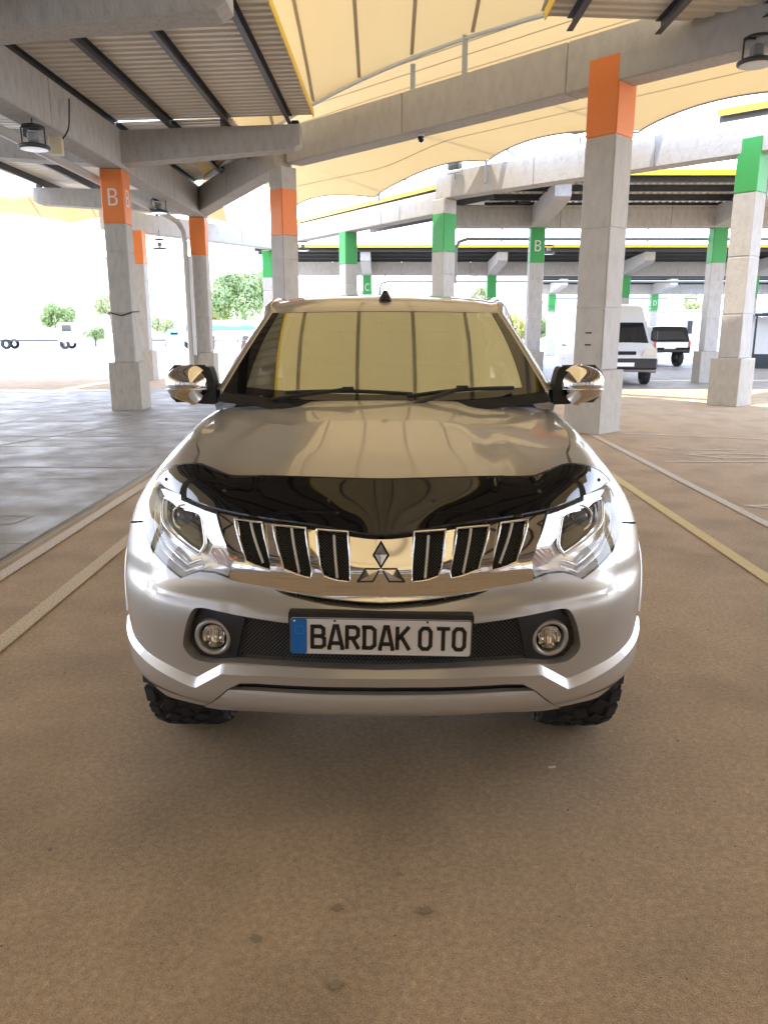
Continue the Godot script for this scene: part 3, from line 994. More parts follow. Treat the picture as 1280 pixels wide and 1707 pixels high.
func build_cab(t: Node3D) -> void:
	var mb := MB.new()
	var rows := []
	for j in 17:
		var row := PackedVector3Array()
		for i in 33:
			row.append(ws(-1.0 + i / 16.0, j / 16.0))
		rows.append(row)
	mb.grid(rows)
	var screen := put(mb, "windscreen", M.windscreen, t)
	# printed black border, inside the glass
	mb = MB.new()
	for band in [[-1.0, -0.955, 0.0, 1.0, 0], [0.955, 1.0, 0.0, 1.0, 0], [-1.0, 1.0, 0.0, 0.07, 1]]:
		rows = []
		for j in 13:
			var row := PackedVector3Array()
			for i in 25:
				var b: float = lerpf(band[2], band[3], j / 12.0)
				var u: float = i / 24.0
				var a: float = lerpf(band[0], band[1], u)
				if band[4] == 0:
					# wider towards the base corners
					var wide := 0.055 + 0.085 * pow(1.0 - b, 2.0)
					a = lerpf(-1.0, -1.0 + wide, u) if band[0] < 0 else lerpf(1.0 - wide, 1.0, u)
				row.append(ws(a, b) + Vector3(0, 0.0025, 0.0015))
			rows.append(row)
		mb.grid(rows)
	put(mb, "screen_border", M.black_gloss, screen)
	# mirror and sensor box behind the glass
	mb = MB.new()
	mb.box(Vector3(0.045, 1.60, -1.86), Vector3(0.16, 0.07, 0.05), 0.012)
	put(mb, "rear_view_mirror", M.black_plastic, screen)
	# cowl and wipers
	mb = MB.new()
	rows = []
	for j in 4:
		var row := PackedVector3Array()
		for i in 33:
			var a := -1.0 + i / 16.0
			var p := ws(a, 0.0)
			row.append(p + [Vector3(0, -0.03, 0.13), Vector3(0, -0.016, 0.10), Vector3(0, -0.004, 0.03), Vector3(0, 0.0, -0.01)][j])
		rows.append(row)
	mb.grid(rows)
	put(mb, "cowl", M.black_matt, t)
	for w in [[-0.42, 0.12, -0.52], [0.10, 0.56, 0.06]]:
		mb = MB.new()
		var p0 := ws(w[0] / 0.7, 0.035) + Vector3(0, 0.012, 0.022)
		var p1 := ws(w[1] / 0.7, 0.055) + Vector3(0, 0.012, 0.022)
		var pts := []
		for k in 13:
			var u := k / 12.0
			pts.append(p0.lerp(p1, u) + Vector3(0, 0.012 * sin(PI * u), 0.012 * sin(PI * u) + 0.028 * (1.0 - pow(2.0 * u - 1.0, 2.0))))
		mb.tube(pts, 0.009, 6)
		var wp := put(mb, "wiper", M.black_plastic, t)
		mb = MB.new()
		var mid: Vector3 = pts[6]
		mb.bar(ws(w[2] / 0.7, 0.0) + Vector3(0.05, -0.005, 0.07), mid + Vector3(0, 0.010, 0.006), 0.024, 0.014, 0.003)
		mb.box(mid + Vector3(0, 0.012, 0.008), Vector3(0.05, 0.014, 0.016), 0.004)
		put(mb, "wiper_arm", M.black_plastic, wp)
	# roof skin
	mb = MB.new()
	var st := [[1.853, 1.671, 0.562, 1.663], [1.90, 1.697, 0.570, 1.684], [2.0, 1.724, 0.580, 1.706], [2.2, 1.755, 0.594, 1.731], [2.5, 1.780, 0.606, 1.752], [2.9, 1.788, 0.608, 1.757], [3.25, 1.766, 0.600, 1.738], [3.42, 1.73, 0.585, 1.70]]
	rows = []
	for r in st:
		var row := PackedVector3Array()
		for i in 33:
			var a := -1.0 + i / 16.0
			var y: float = r[3] + (r[1] - r[3]) * (1.0 - pow(absf(a), 2.4))
			# two shallow channels along the roof
			y -= 0.006 * exp(-pow((absf(a) - 0.93) / 0.03, 2.0))
			row.append(Vector3(a * r[2], y, -r[0] - 0.045 * a * a * clampf((2.2 - r[0]) / 0.35, 0.0, 1.0)))
		rows.append(row)
	mb.grid(rows)
	var roof := put(mb, "roof", M.paint, t)
	# antenna
	mb = MB.new()
	mb.lathe(Vector3(0.0, 1.724, -2.02), [Vector2(0.034, 0.0), Vector2(0.032, 0.014), Vector2(0.017, 0.04), Vector2(0.011, 0.055)], 14, Basis(Vector3.RIGHT, -0.25))
	mb.tube([Vector3(0, 1.76, -2.04), Vector3(0, 1.86, -2.08)], 0.0026, 6)
	put(mb, "antenna", M.black_plastic, roof)
	for sd in [1, -1]:
		# pillar and cant rail: from the wing, up beside the glass, along the roof
		var inner := []
		for k in 13:
			inner.append(ws(sd, k / 12.0))
		for r in st.slice(2):
			inner.append(Vector3(sd * r[2], r[3], -r[0]))
		rows = [[], [], [], []]
		for k in inner.size():
			var p: Vector3 = inner[k]
			var f := clampf(k / 12.0, 0.0, 1.0)
			rows[0].append(p)
			rows[1].append(p + Vector3(sd * lerpf(0.014, 0.012, f), 0.010, lerpf(-0.006, 0.0, f)))
			rows[2].append(p + Vector3(sd * lerpf(0.046, 0.044, f), lerpf(0.006, -0.008, f), lerpf(-0.06, -0.03, f)))
			rows[3].append(p + Vector3(sd * lerpf(0.070, 0.070, f), lerpf(-0.03, -0.05, f), lerpf(-0.14, -0.06, f)))
		mb = MB.new()
		mb.grid(rows, false, sd == 1)
		put(mb, "pillar", M.paint, t)
		# side glass and door posts
		var top := []
		for k in rows[3].size():
			if k >= 1:
				top.append(rows[3][k])
		mb = MB.new()
		var g := [[], [], []]
		for k in top.size():
			var p: Vector3 = top[k]
			var foot := Vector3(sd * 0.806, 1.168, minf(p.z - 0.10, -1.66))
			g[0].append(foot)
			g[1].append(foot.lerp(p, 0.5) + Vector3(sd * 0.02, 0, 0))
			g[2].append(p)
		mb.grid(g, false, sd == 1)
		put(mb, "side_window", M.side_glass, t)
		for z: float in [-2.45, -3.40]:
			mb = MB.new()
			mb.bar(Vector3(sd * 0.815, 1.16, z + 0.03), Vector3(sd * 0.655, 1.66, z), 0.03, 0.11, 0.005, Vector3.FORWARD)
			put(mb, "door_post", M.black_gloss, t)
		# lower flank
		var sec := [Vector2(0.80, 0.40), Vector2(0.895, 0.46), Vector2(0.925, 0.58), Vector2(0.938, 0.80), Vector2(0.914, 0.95), Vector2(0.868, 1.05), Vector2(0.826, 1.14), Vector2(0.812, 1.17), Vector2(0.76, 1.172)]
		for pan in [["door", -1.43, -2.46], ["door", -2.468, -3.44], ["bed_side", -3.46, -5.22]]:
			mb = MB.new()
			rows = []
			for q: Vector2 in sec:
				var row := []
				for k in 9:
					var z: float = lerpf(pan[1], pan[2], k / 8.0)
					var yy := q.y
					if pan[0] == "bed_side":
						yy = maxf(q.y, 0.40 + sqrt(maxf(0.0, 0.2304 - pow(z + 3.90, 2.0)))) if q.y < 0.9 else q.y
					row.append(Vector3(sd * q.x, yy, z))
				rows.append(row)
			mb.grid(rows, false, sd == -1)
			var dr := put(mb, pan[0], M.paint, t)
			if pan[0] == "door":
				mb = MB.new()
				mb.bar(Vector3(sd * 0.962, 1.0, pan[2] + 0.10), Vector3(sd * 0.962, 1.0, pan[2] + 0.28), 0.02, 0.035, 0.008)
				put(mb, "door_handle", M.chrome, dr)
		# step and door mirror
		mb = MB.new()
		mb.bar(Vector3(sd * 0.90, 0.40, -1.5), Vector3(sd * 0.90, 0.40, -3.3), 0.14, 0.05, 0.015)
		put(mb, "side_step", M.black_plastic, t)
		mirror(t, sd)
	# tail panel, bed floor and underbody
	mb = MB.new()
	mb.box(Vector3(0, 0.86, -5.22), Vector3(1.72, 0.62, 0.05), 0.015)
	put(mb, "tailgate", M.paint, t)
	mb = MB.new()
	mb.box(Vector3(0, 0.80, -4.33), Vector3(1.60, 0.06, 1.72), 0.0)
	mb.box(Vector3(0, 1.0, -3.49), Vector3(1.60, 0.5, 0.04), 0.0)
	put(mb, "load_bed", M.black_plastic, t)
	mb = MB.new()
	mb.box(Vector3(0, 0.50, -2.75), Vector3(1.0, 0.14, 4.6), 0.03)
	mb.box(Vector3(0, 0.50, -2.4), Vector3(1.66, 0.08, 1.9), 0.02)
	mb.box(Vector3(0, 0.62, -0.9), Vector3(1.02, 0.5, 0.9), 0.02)
	mb.bar(Vector3(-0.70, 0.39, -0.90), Vector3(0.70, 0.39, -0.90), 0.09, 0.09, 0.02)
	mb.bar(Vector3(-0.70, 0.39, -3.90), Vector3(0.70, 0.39, -3.90), 0.12, 0.12, 0.03)
	put(mb, "chassis", M.black_matt, t)
	# cabin
	mb = MB.new()
	rows = []
	for q: Vector2 in [Vector2(1.24, 0.93), Vector2(1.275, 1.15), Vector2(1.30, 1.22), Vector2(1.55, 1.245), Vector2(1.78, 1.23), Vector2(1.84, 1.15), Vector2(1.86, 0.85)]:
		var row := PackedVector3Array()
		for k in 9:
			var a := -1.0 + k / 4.0
			row.append(Vector3(a * 0.70, q.y + 0.01 * (1 - a * a), -q.x - 0.08 * a * a))
		rows.append(row)
	mb.grid(rows)
	put(mb, "dashboard", M.dash, t)
	for sx: float in [-0.37, 0.37]:
		seat(t, Vector3(sx, 0, -2.55), 0.50)
	seat(t, Vector3(-0.37, 0, -3.25), 0.50)
	seat(t, Vector3(0.37, 0, -3.25), 0.50)
	mb = MB.new()
	var wheel := []
	for k in 24:
		var a := TAU * k / 24
		wheel.append(Vector3(0.37 + cos(a) * 0.185, 1.16 + sin(a) * 0.17, -1.98 + sin(a) * 0.07 - 0.0))
	mb.tube(wheel, 0.015, 8, true)
	mb.bar(Vector3(0.20, 1.16, -1.97), Vector3(0.54, 1.16, -1.97), 0.05, 0.05, 0.01)
	put(mb, "steering_wheel", M.black_plastic, t)
	for sd in [1, -1]:
		mb = MB.new()
		rows = [[], [], []]
		for k in 9:
			var b := lerpf(0.05, 1.0, k / 8.0)
			rows[0].append(ws(sd * 0.985, b) + Vector3(0, -0.02, -0.03))
			rows[1].append(ws(sd * (0.90 - 0.03 * (1 - b)), b) + Vector3(0, -0.03, -0.045))
			rows[2].append(ws(sd * (0.90 - 0.03 * (1 - b)), b) + Vector3(sd * 0.03, -0.05, -0.16))
		mb.grid(rows, false, sd == -1)
		put(mb, "pillar_trim", M.trim_grey, t)
		mb = MB.new()
		var hp := []
		for k in 9:
			var u := k / 8.0
			hp.append(ws(sd * 0.88, lerpf(0.38, 0.72, u)) + Vector3(-sd * 0.05 * sin(PI * u), -0.05 - 0.02 * sin(PI * u), -0.09))
		mb.tube(hp, 0.014, 8)
		put(mb, "grab_handle", M.trim_grey, t)
	mb = MB.new()
	mb.box(Vector3(0, 1.38, -3.46), Vector3(1.36, 0.40, 0.02), 0.0)
	put(mb, "rear_window", M.privacy_glass, t)
	mb = MB.new()
	mb.box(Vector3(0, 1.66, -3.44), Vector3(1.26, 0.17, 0.03), 0.0)
	for sx in [-1.0, 1.0]:
		mb.box(Vector3(sx * 0.66, 1.42, -3.44), Vector3(0.14, 0.5, 0.03), 0.0)
	put(mb, "rear_header", M.trim_grey, t)
	mb = MB.new()
	rows = []
	for r in st.slice(1, 7):
		var row := PackedVector3Array()
		for i in 9:
			var a := -1.0 + i / 4.0
			row.append(Vector3(a * r[2] * 0.97, r[3] - 0.02 + (r[1] - r[3]) * (1.0 - a * a), -r[0]))
		rows.append(row)
	mb.grid(rows, false, true)
	put(mb, "headliner", M.trim_grey, t)

func seat(t: Node3D, o: Vector3, w: float) -> void:
	var mb := MB.new()
	mb.box(o + Vector3(0, 0.82, 0.12), Vector3(w, 0.16, 0.5), 0.05)
	var s := put(mb, "seat", M.seat, t)
	mb = MB.new()
	mb.bar(o + Vector3(0, 0.86, -0.12), o + Vector3(0, 1.36, -0.26), w, 0.14, 0.05, Vector3.FORWARD)
	put(mb, "backrest", M.seat, s)
	mb = MB.new()
	mb.box(o + Vector3(0, 1.47, -0.26), Vector3(0.27, 0.17, 0.10), 0.04)
	mb.bar(o + Vector3(-0.06, 1.30, -0.26), o + Vector3(-0.06, 1.42, -0.26), 0.012, 0.012)
	mb.bar(o + Vector3(0.06, 1.30, -0.26), o + Vector3(0.06, 1.42, -0.26), 0.012, 0.012)
	put(mb, "headrest", M.seat, s)

func mirror(t: Node3D, sd: int) -> void:
	# chrome cap: a rounded, flattened shell, wider outwards
	var mb := MB.new()
	var rows := []
	var c := Vector3(sd * 0.865, 1.348, -1.36)
	for j in 15:
		var v := lerpf(-PI / 2, PI / 2, j / 14.0)
		var row := PackedVector3Array()
		for i in 29:
			var u := lerpf(0.0, PI, i / 28.0)
			var x := -cos(u)
			var z := sin(u)
			var e := Vector3(signf(x) * pow(absf(x), 0.75) * cos(v), signf(sin(v)) * pow(absf(sin(v)), 0.85), pow(z, 0.8) * cos(v))
			var hgt := 0.090 - 0.012 * (x * sd * 0.5 + 0.5)
			row.append(c + Vector3(e.x * 0.098, e.y * hgt + 0.004 * x * sd, e.z * 0.085))
		rows.append(row)
	mb.grid(rows)
	var m := put(mb, "door_mirror", M.chrome, t)
	# chrome repeater line
	mb = MB.new()
	var pts := []
	for k in 13:
		var u := lerpf(0.25, PI - 0.55, k / 12.0)
		if sd == -1:
			u = PI - u
		pts.append(c + Vector3(-signf(cos(u)) * pow(absf(cos(u)), 0.75) * 0.0985, -0.018, pow(sin(u), 0.8) * 0.0855))
	mb.tube(pts, 0.0022, 6)
	put(mb, "repeater_line", M.chrome, m)
	mb = MB.new()
	mb.box(c + Vector3(0, 0, -0.03), Vector3(0.185, 0.165, 0.055), 0.03)
	put(mb, "mirror_housing", M.black_plastic, m)
	mb = MB.new()
	# black inner end and foot on the door
	mb.prism(rounded(PackedVector2Array([Vector2(-0.006, 0.070), Vector2(0.022, 0.068), Vector2(0.028, -0.03), Vector2(0.060, -0.078), Vector2(0.004, -0.086), Vector2(-0.024, -0.080), Vector2(-0.026, -0.02)]), 150.0, 4), -0.06, 0.030, Transform3D(Basis(Vector3(sd, 0, 0), Vector3.UP, Vector3(0, 0, 1)), c + Vector3(-sd * 0.098, 0, 0)))
	put(mb, "mirror_arm", M.black_plastic, m)

func build_wheels(t: Node3D) -> void:
	var root := Node3D.new()
	root.name = "wheel"
	t.add_child(root)
	# axis along x
	var ax := Basis(Vector3.FORWARD, PI / 2)
	var mb := MB.new()
	mb.lathe(Vector3.ZERO, [Vector2(0.225, -0.115), Vector2(0.27, -0.128), Vector2(0.33, -0.132), Vector2(0.365, -0.122), Vector2(0.378, -0.10), Vector2(0.381, -0.05), Vector2(0.381, 0.05), Vector2(0.378, 0.10), Vector2(0.365, 0.122), Vector2(0.33, 0.132), Vector2(0.27, 0.128), Vector2(0.225, 0.115)], 64, ax)
	var rng := RandomNumberGenerator.new()
	rng.seed = 7
	for k in 26:
		for row in 5:
			var a := TAU * (k + 0.5 * (row % 2)) / 26
			var x: float = [-0.112, -0.055, 0.0, 0.055, 0.112][row]
			var rot := Basis(Vector3.RIGHT, -a)
			var shoulder := absf(x) > 0.1
			mb.xf = Transform3D(rot * Basis(Vector3.UP, (0.35 if row % 2 == 0 else -0.5) * (0.25 if shoulder else 1.0)), rot * Vector3(x, 0.380 if not shoulder else 0.372, 0))
			if shoulder:
				mb.xf.basis = rot * Basis(Vector3.FORWARD, signf(x) * 0.35)
			mb.box(Vector3.ZERO, Vector3(0.046, 0.024, 0.058 + 0.008 * (k % 3)), 0.004)
	for k in 26:
		# side biters on the shoulder
		var a := TAU * (k + 0.25) / 26
		for x: float in [-0.130, 0.130]:
			var rot := Basis(Vector3.RIGHT, -a)
			mb.xf = Transform3D(rot, rot * Vector3(x, 0.345, 0))
			mb.box(Vector3.ZERO, Vector3(0.012, 0.035, 0.04), 0.004)
	mb.xf = Transform3D()
	put(mb, "tyre", M.rubber, root)
	mb = MB.new()
	mb.lathe(Vector3.ZERO, [Vector2(0.0, 0.07), Vector2(0.05, 0.075), Vector2(0.08, 0.06), Vector2(0.19, 0.055), Vector2(0.215, 0.09), Vector2(0.228, 0.112), Vector2(0.235, 0.108), Vector2(0.228, 0.09), Vector2(0.21, 0.0), Vector2(0.22, -0.10)], 40, ax)
	for k in 6:
		var rot := Basis(Vector3.RIGHT, TAU * k / 6)
		mb.xf = Transform3D(rot, rot * Vector3(0.085, 0.13, 0))
		mb.box(Vector3.ZERO, Vector3(0.03, 0.19, 0.06), 0.01)
	mb.xf = Transform3D()
	put(mb, "rim", M.alloy, root)
	root.transform = Transform3D(Basis(), Vector3(0.748, 0.392, -0.90))
	for q in [[-0.748, -0.90], [0.748, -3.90], [-0.748, -3.90]]:
		var c: Node3D = root.duplicate()
		c.name = "wheel"
		t.add_child(c, true)
		c.transform = Transform3D(Basis(Vector3.UP, PI if q[0] < 0 else 0.0), Vector3(q[0], 0.392, q[1]))

# ---------------------------------------------------------------- canopy of concrete, steel deck and fabric
func column(x: float, d: float, turn: float, band: String, sign: String, label: String, top := 4.6, w := 0.44, base_w := 0.62, base_h := 0.95, band_h := 1.0, band_top := -1.0) -> Node3D:
	var o := thing("concrete_column", label, "column", at(x, 0, -d, turn), "painted concrete columns of the canopy")
	var bt := top if band_top < 0.0 else band_top
	var mb := MB.new()
	mb.box(Vector3(0, base_h * 0.5, 0), Vector3(base_w, base_h, base_w), 0.012)
	put(mb, "base_block", M.concrete_base, o)
	mb = MB.new()
	# shaft in lifts with narrow joints between the pours
	var y := base_h
	var lifts := [base_h, 1.9, 3.05, bt - band_h, top]
	for k in 4:
		var a: float = lifts[k] + (0.004 if k > 0 else 0.0)
		mb.box(Vector3(0, (a + lifts[k + 1]) * 0.5, 0), Vector3(w, lifts[k + 1] - a, w), 0.018)
	mb.box(Vector3(0, (base_h + top) * 0.5, 0), Vector3(w - 0.02, top - base_h - 0.01, w - 0.02))
	put(mb, "shaft", M.concrete, o)
	mb = MB.new()
	mb.box(Vector3(0, bt - band_h * 0.5, 0), Vector3(w + 0.006, band_h - 0.006, w + 0.006), 0.018)
	put(mb, "painted_band", M[band], o)
	if sign:
		for f in 2:
			var ft := Transform3D(Basis(Vector3.UP, f * PI / 2 * signf(-x)), Vector3.ZERO) * Transform3D(Basis().scaled(Vector3(0.9, 1.0, 1.0)), Vector3(0, bt - 0.52, w * 0.5 + 0.004))
			var tm := TextMesh.new()
			var sf := SystemFont.new()
			sf.font_names = PackedStringArray(["Droid Sans"])
			tm.font = sf
			tm.text = sign
			tm.font_size = 64
			tm.pixel_size = 0.31 / 46.0
			tm.depth = 0.004
			tm.material = M.sign_white
			var tn := MeshInstance3D.new()
			tn.mesh = tm
			tn.name = "painted_letter"
			o.add_child(tn, true)
			tn.transform = ft
	return o

func beam(p0: Vector3, p1: Vector3, w: float, h: float, label: String) -> Node3D:
	# p0, p1: middle of the soffit at either end; segments with open joints
	var o := thing("concrete_beam", label, "beam", Transform3D(), "concrete beams of the canopy")
	var l := p0.distance_to(p1)
	var n := maxi(1, int(round(l / 3.2)))
	var d := (p1 - p0) / l
	for k in n:
		var a := p0 + d * (l * k / n + (0.004 if k > 0 else 0.0))
		var b := p0 + d * (l * (k + 1) / n)
		var mb := MB.new()
		mb.bar(a + Vector3(0, h * 0.5, 0), b + Vector3(0, h * 0.5, 0), w, h, 0.02)
		put(mb, "beam_segment", M.concrete, o)
	return o

func bracket(t: Transform3D, s: float, side: float, length: float, root: float, tip: float, y0: float, rise: float, w: float, label: String) -> void:
	var o := thing("cantilever_bracket", label, "bracket", t * at(0, 0, -s), "cantilever brackets of the canopy")
	var mb := MB.new()
	var x0 := 0.225 * side
	var x1 := length * side
	# tapered arm, its bottom rising to the tip
	var pr := [Vector2(x0, y0), Vector2(x1 - 0.12 * side, y0 + rise + root - tip - 0.02), Vector2(x1, y0 + rise + root - tip + 0.06), Vector2(x1, y0 + root + rise), Vector2(x0, y0 + root)]
	mb.prism(PackedVector2Array(pr), -w * 0.5, w * 0.5)
	put(mb, "arm", M.concrete, o)
	mb = MB.new()
	mb.box(Vector3(x1 - 0.10 * side, y0 + root + rise + 0.05, 0), Vector3(0.14, 0.10, 0.12), 0.01)
	put(mb, "steel_shoe", M.steel_dark, o)

# sheet-metal deck on purlins; local x across the strip, -z along it
func deck(t: Transform3D, s0: float, s1: float, side: float, t0: float, t1: float, y0: float, y1: float, purlins: Array, fascia: bool, label: String) -> void:
	var o := thing("metal_deck_roof", label, "roof", t, "corrugated deck roofs of the canopy")
	var n := int(round((s1 - s0) / 1.0))
	var step := (s1 - s0) / n
	var mb := MB.new()
	# one sheet: trapezoid ribs that run across the strip
	var prof := [0.0, 0.09, 0.115, 0.175, 0.2]
	var hts := [0.0, 0.0, 0.045, 0.045, 0.0]
	var zs := []
	var ys := []
	for r in 5:
		for k in (4 if r < 4 else 5):
			zs.append((r * 0.2 + prof[k]) * step)
			ys.append(hts[k])
	for k in zs.size() - 1:
		var a := Vector3(t0 * side, y0 + ys[k], -zs[k])
		var b := Vector3(t0 * side, y0 + ys[k + 1], -zs[k + 1])
		var c := Vector3(t1 * side, y1 + ys[k + 1], -zs[k + 1])
		var d := Vector3(t1 * side, y1 + ys[k], -zs[k])
		if side > 0:
			mb.quad(a, d, c, b)
		else:
			mb.quad(a, b, c, d)
	var first: MeshInstance3D
	for k in n:
		if k == 0:
			first = put(mb, "deck_sheet", M.deck, o)
			first.position = Vector3(0, 0, -s0)
		else:
			var c: MeshInstance3D = first.duplicate()
			o.add_child(c, true)
			c.position = Vector3(0, 0, -(s0 + step * k))
	for p: float in purlins:
		var py := lerpf(y0, y1, (p - t0) / (t1 - t0))
		mb = MB.new()
		# C-section
		mb.box(Vector3(p * side, py - 0.085, -(s0 + s1) * 0.5), Vector3(0.012, 0.16, s1 - s0), 0.0)
		mb.box(Vector3((p + 0.035) * side, py - 0.012, -(s0 + s1) * 0.5), Vector3(0.08, 0.010, s1 - s0), 0.0)
		mb.box(Vector3((p + 0.035) * side, py - 0.162, -(s0 + s1) * 0.5), Vector3(0.08, 0.010, s1 - s0), 0.0)
		put(mb, "purlin", M.steel_dark, o)
	if fascia:
		mb = MB.new()
		mb.box(Vector3((t1 + 0.012) * side, y1 + 0.015, -(s0 + s1) * 0.5), Vector3(0.02, 0.13, s1 - s0), 0.003)
		put(mb, "yellow_fascia", M.yellow, o)

func frame(x: float, d: float, along: Vector3) -> Transform3D:
	var a := along.normalized()
	return Transform3D(Basis(a.cross(Vector3.UP), Vector3.UP, -a), Vector3(x, 0, -d))

func lamp(p: Vector3, s: float, label: String) -> void:
	var o := thing("high_bay_lamp", label, "lamp", at(p.x, p.y, p.z), "high bay lamps under the canopy")
	var mb := MB.new()
	mb.lathe(Vector3.ZERO, [Vector2(0.0, 0.0), Vector2(0.20, 0.0), Vector2(0.225, 0.015), Vector2(0.225, 0.04), Vector2(0.19, 0.06), Vector2(0.08, 0.075), Vector2(0.0, 0.08)], 24)
	var head := put(mb, "lamp_head", M.steel_dark, o)
	mb = MB.new()
	mb.lathe(Vector3(0, -0.004, 0), [Vector2(0.0, 0.0), Vector2(0.19, 0.0), Vector2(0.19, 0.003)], 24)
	put(mb, "lamp_glass", M.lamp_off, head)
	mb = MB.new()
	mb.box(Vector3(0, 0.16, 0), Vector3(0.14, 0.14, 0.14), 0.02)
	put(mb, "driver_box", M.steel_grey, o)
	mb = MB.new()
	for sx in [-1.0, 1.0]:
		mb.tube([Vector3(sx * 0.17, 0.05, 0), Vector3(sx * 0.17, 0.30, 0)], 0.012, 6)
	mb.tube([Vector3(-0.17, 0.30, 0), Vector3(0.17, 0.30, 0)], 0.012, 6)
	mb.lathe(Vector3(0, 0.29, 0), [Vector2(0.15, 0.0), Vector2(0.15, 0.03), Vector2(0.05, 0.06)], 16)
	mb.tube([Vector3(0, 0.30, 0), Vector3(0, 0.30 + s, 0)], 0.01, 6)
	put(mb, "hanger", M.steel_dark, o)

func floodlight(p: Vector3, turn: float, label: String) -> void:
	var o := thing("floodlight", label, "floodlight", at(p.x, p.y, p.z, turn), "floodlights on the canopy masts")
	var mb := MB.new()
	mb.box(Vector3(0, 0.12, 0), Vector3(0.42, 0.20, 0.07), 0.02)
	for k in 7:
		mb.box(Vector3(-0.18 + k * 0.06, 0.12, -0.055), Vector3(0.012, 0.17, 0.05))
	put(mb, "lamp_head", M.steel_grey, o)
	mb = MB.new()
	mb.box(Vector3(0, 0.12, 0.038), Vector3(0.36, 0.15, 0.006))
	put(mb, "lamp_glass", M.lamp_off, o)
	mb = MB.new()
	mb.tube([Vector3(-0.23, 0.12, 0), Vector3(-0.23, -0.06, 0), Vector3(0.23, -0.06, 0), Vector3(0.23, 0.12, 0)], 0.012, 6)
	mb.tube([Vector3(0, -0.06, 0), Vector3(0, -0.22, 0)], 0.02, 6)
	put(mb, "yoke", M.steel_grey, o)

# diagonal beams: first line through A1 towards DIR
const A1 := Vector2(-1.775, 17.5)
const DIR := Vector2(0.694, -0.720)
const ACROSS := Vector2(0.720, 0.694)
func diag(u: float, v: float, y: float) -> Vector3:
	var q := A1 + DIR * u + ACROSS * v
	return Vector3(q.x, y, -q.y)

func membrane_one(x: float, d: float) -> Vector3:
	var edge := clampf((15.66 - 1.036 * x - d) / 6.0, 0.0, 1.0)
	var y := 6.15 + 0.085 * (x + 1.5) + 0.75 * edge * (2.0 - edge) - 0.035 * x * x - 0.022 * cos(TAU * (x + 3.35) / 0.96) * smoothstep(0.02, 0.25, edge)
	return Vector3(x, y, -d)

func membrane_two(u: float, v: float) -> Vector3:
	var drop := 0.38 * (1.0 - smoothstep(-2.5, 0.5, u))
	var h := 6.32 + 0.55 * sin(PI * clampf(v, 0.0, 1.0)) - 0.62 * v - drop * smoothstep(0.2, 1.0, v)
	return diag(u, v * 5.5, h)

func scallop(u: float) -> float:
	return 1.0 - 0.085 * pow(absf(sin(PI * (u - 0.6) / 4.1)), 0.8)

func fabric(called: String, label: String, rows: Array, seams: Array, seam_width := 0.035) -> Node3D:
	var o := thing("fabric_roof", label, "fabric roof", Transform3D(), "translucent fabric roofs")
	var mb := MB.new()
	mb.grid(rows)
	put(mb, "fabric", M.fabric, o)
	for s: Array in seams:
		mb = MB.new()
		var strip := [[], []]
		for k in s.size():
			var p: Vector3 = s[k][0]
			var side: Vector3 = s[k][1]
			strip[0].append(p - side * seam_width + Vector3(0, -0.006, 0))
			strip[1].append(p + side * seam_width + Vector3(0, -0.006, 0))
		mb.grid(strip)
		put(mb, "seam", M.fabric_seam, o)
	return o

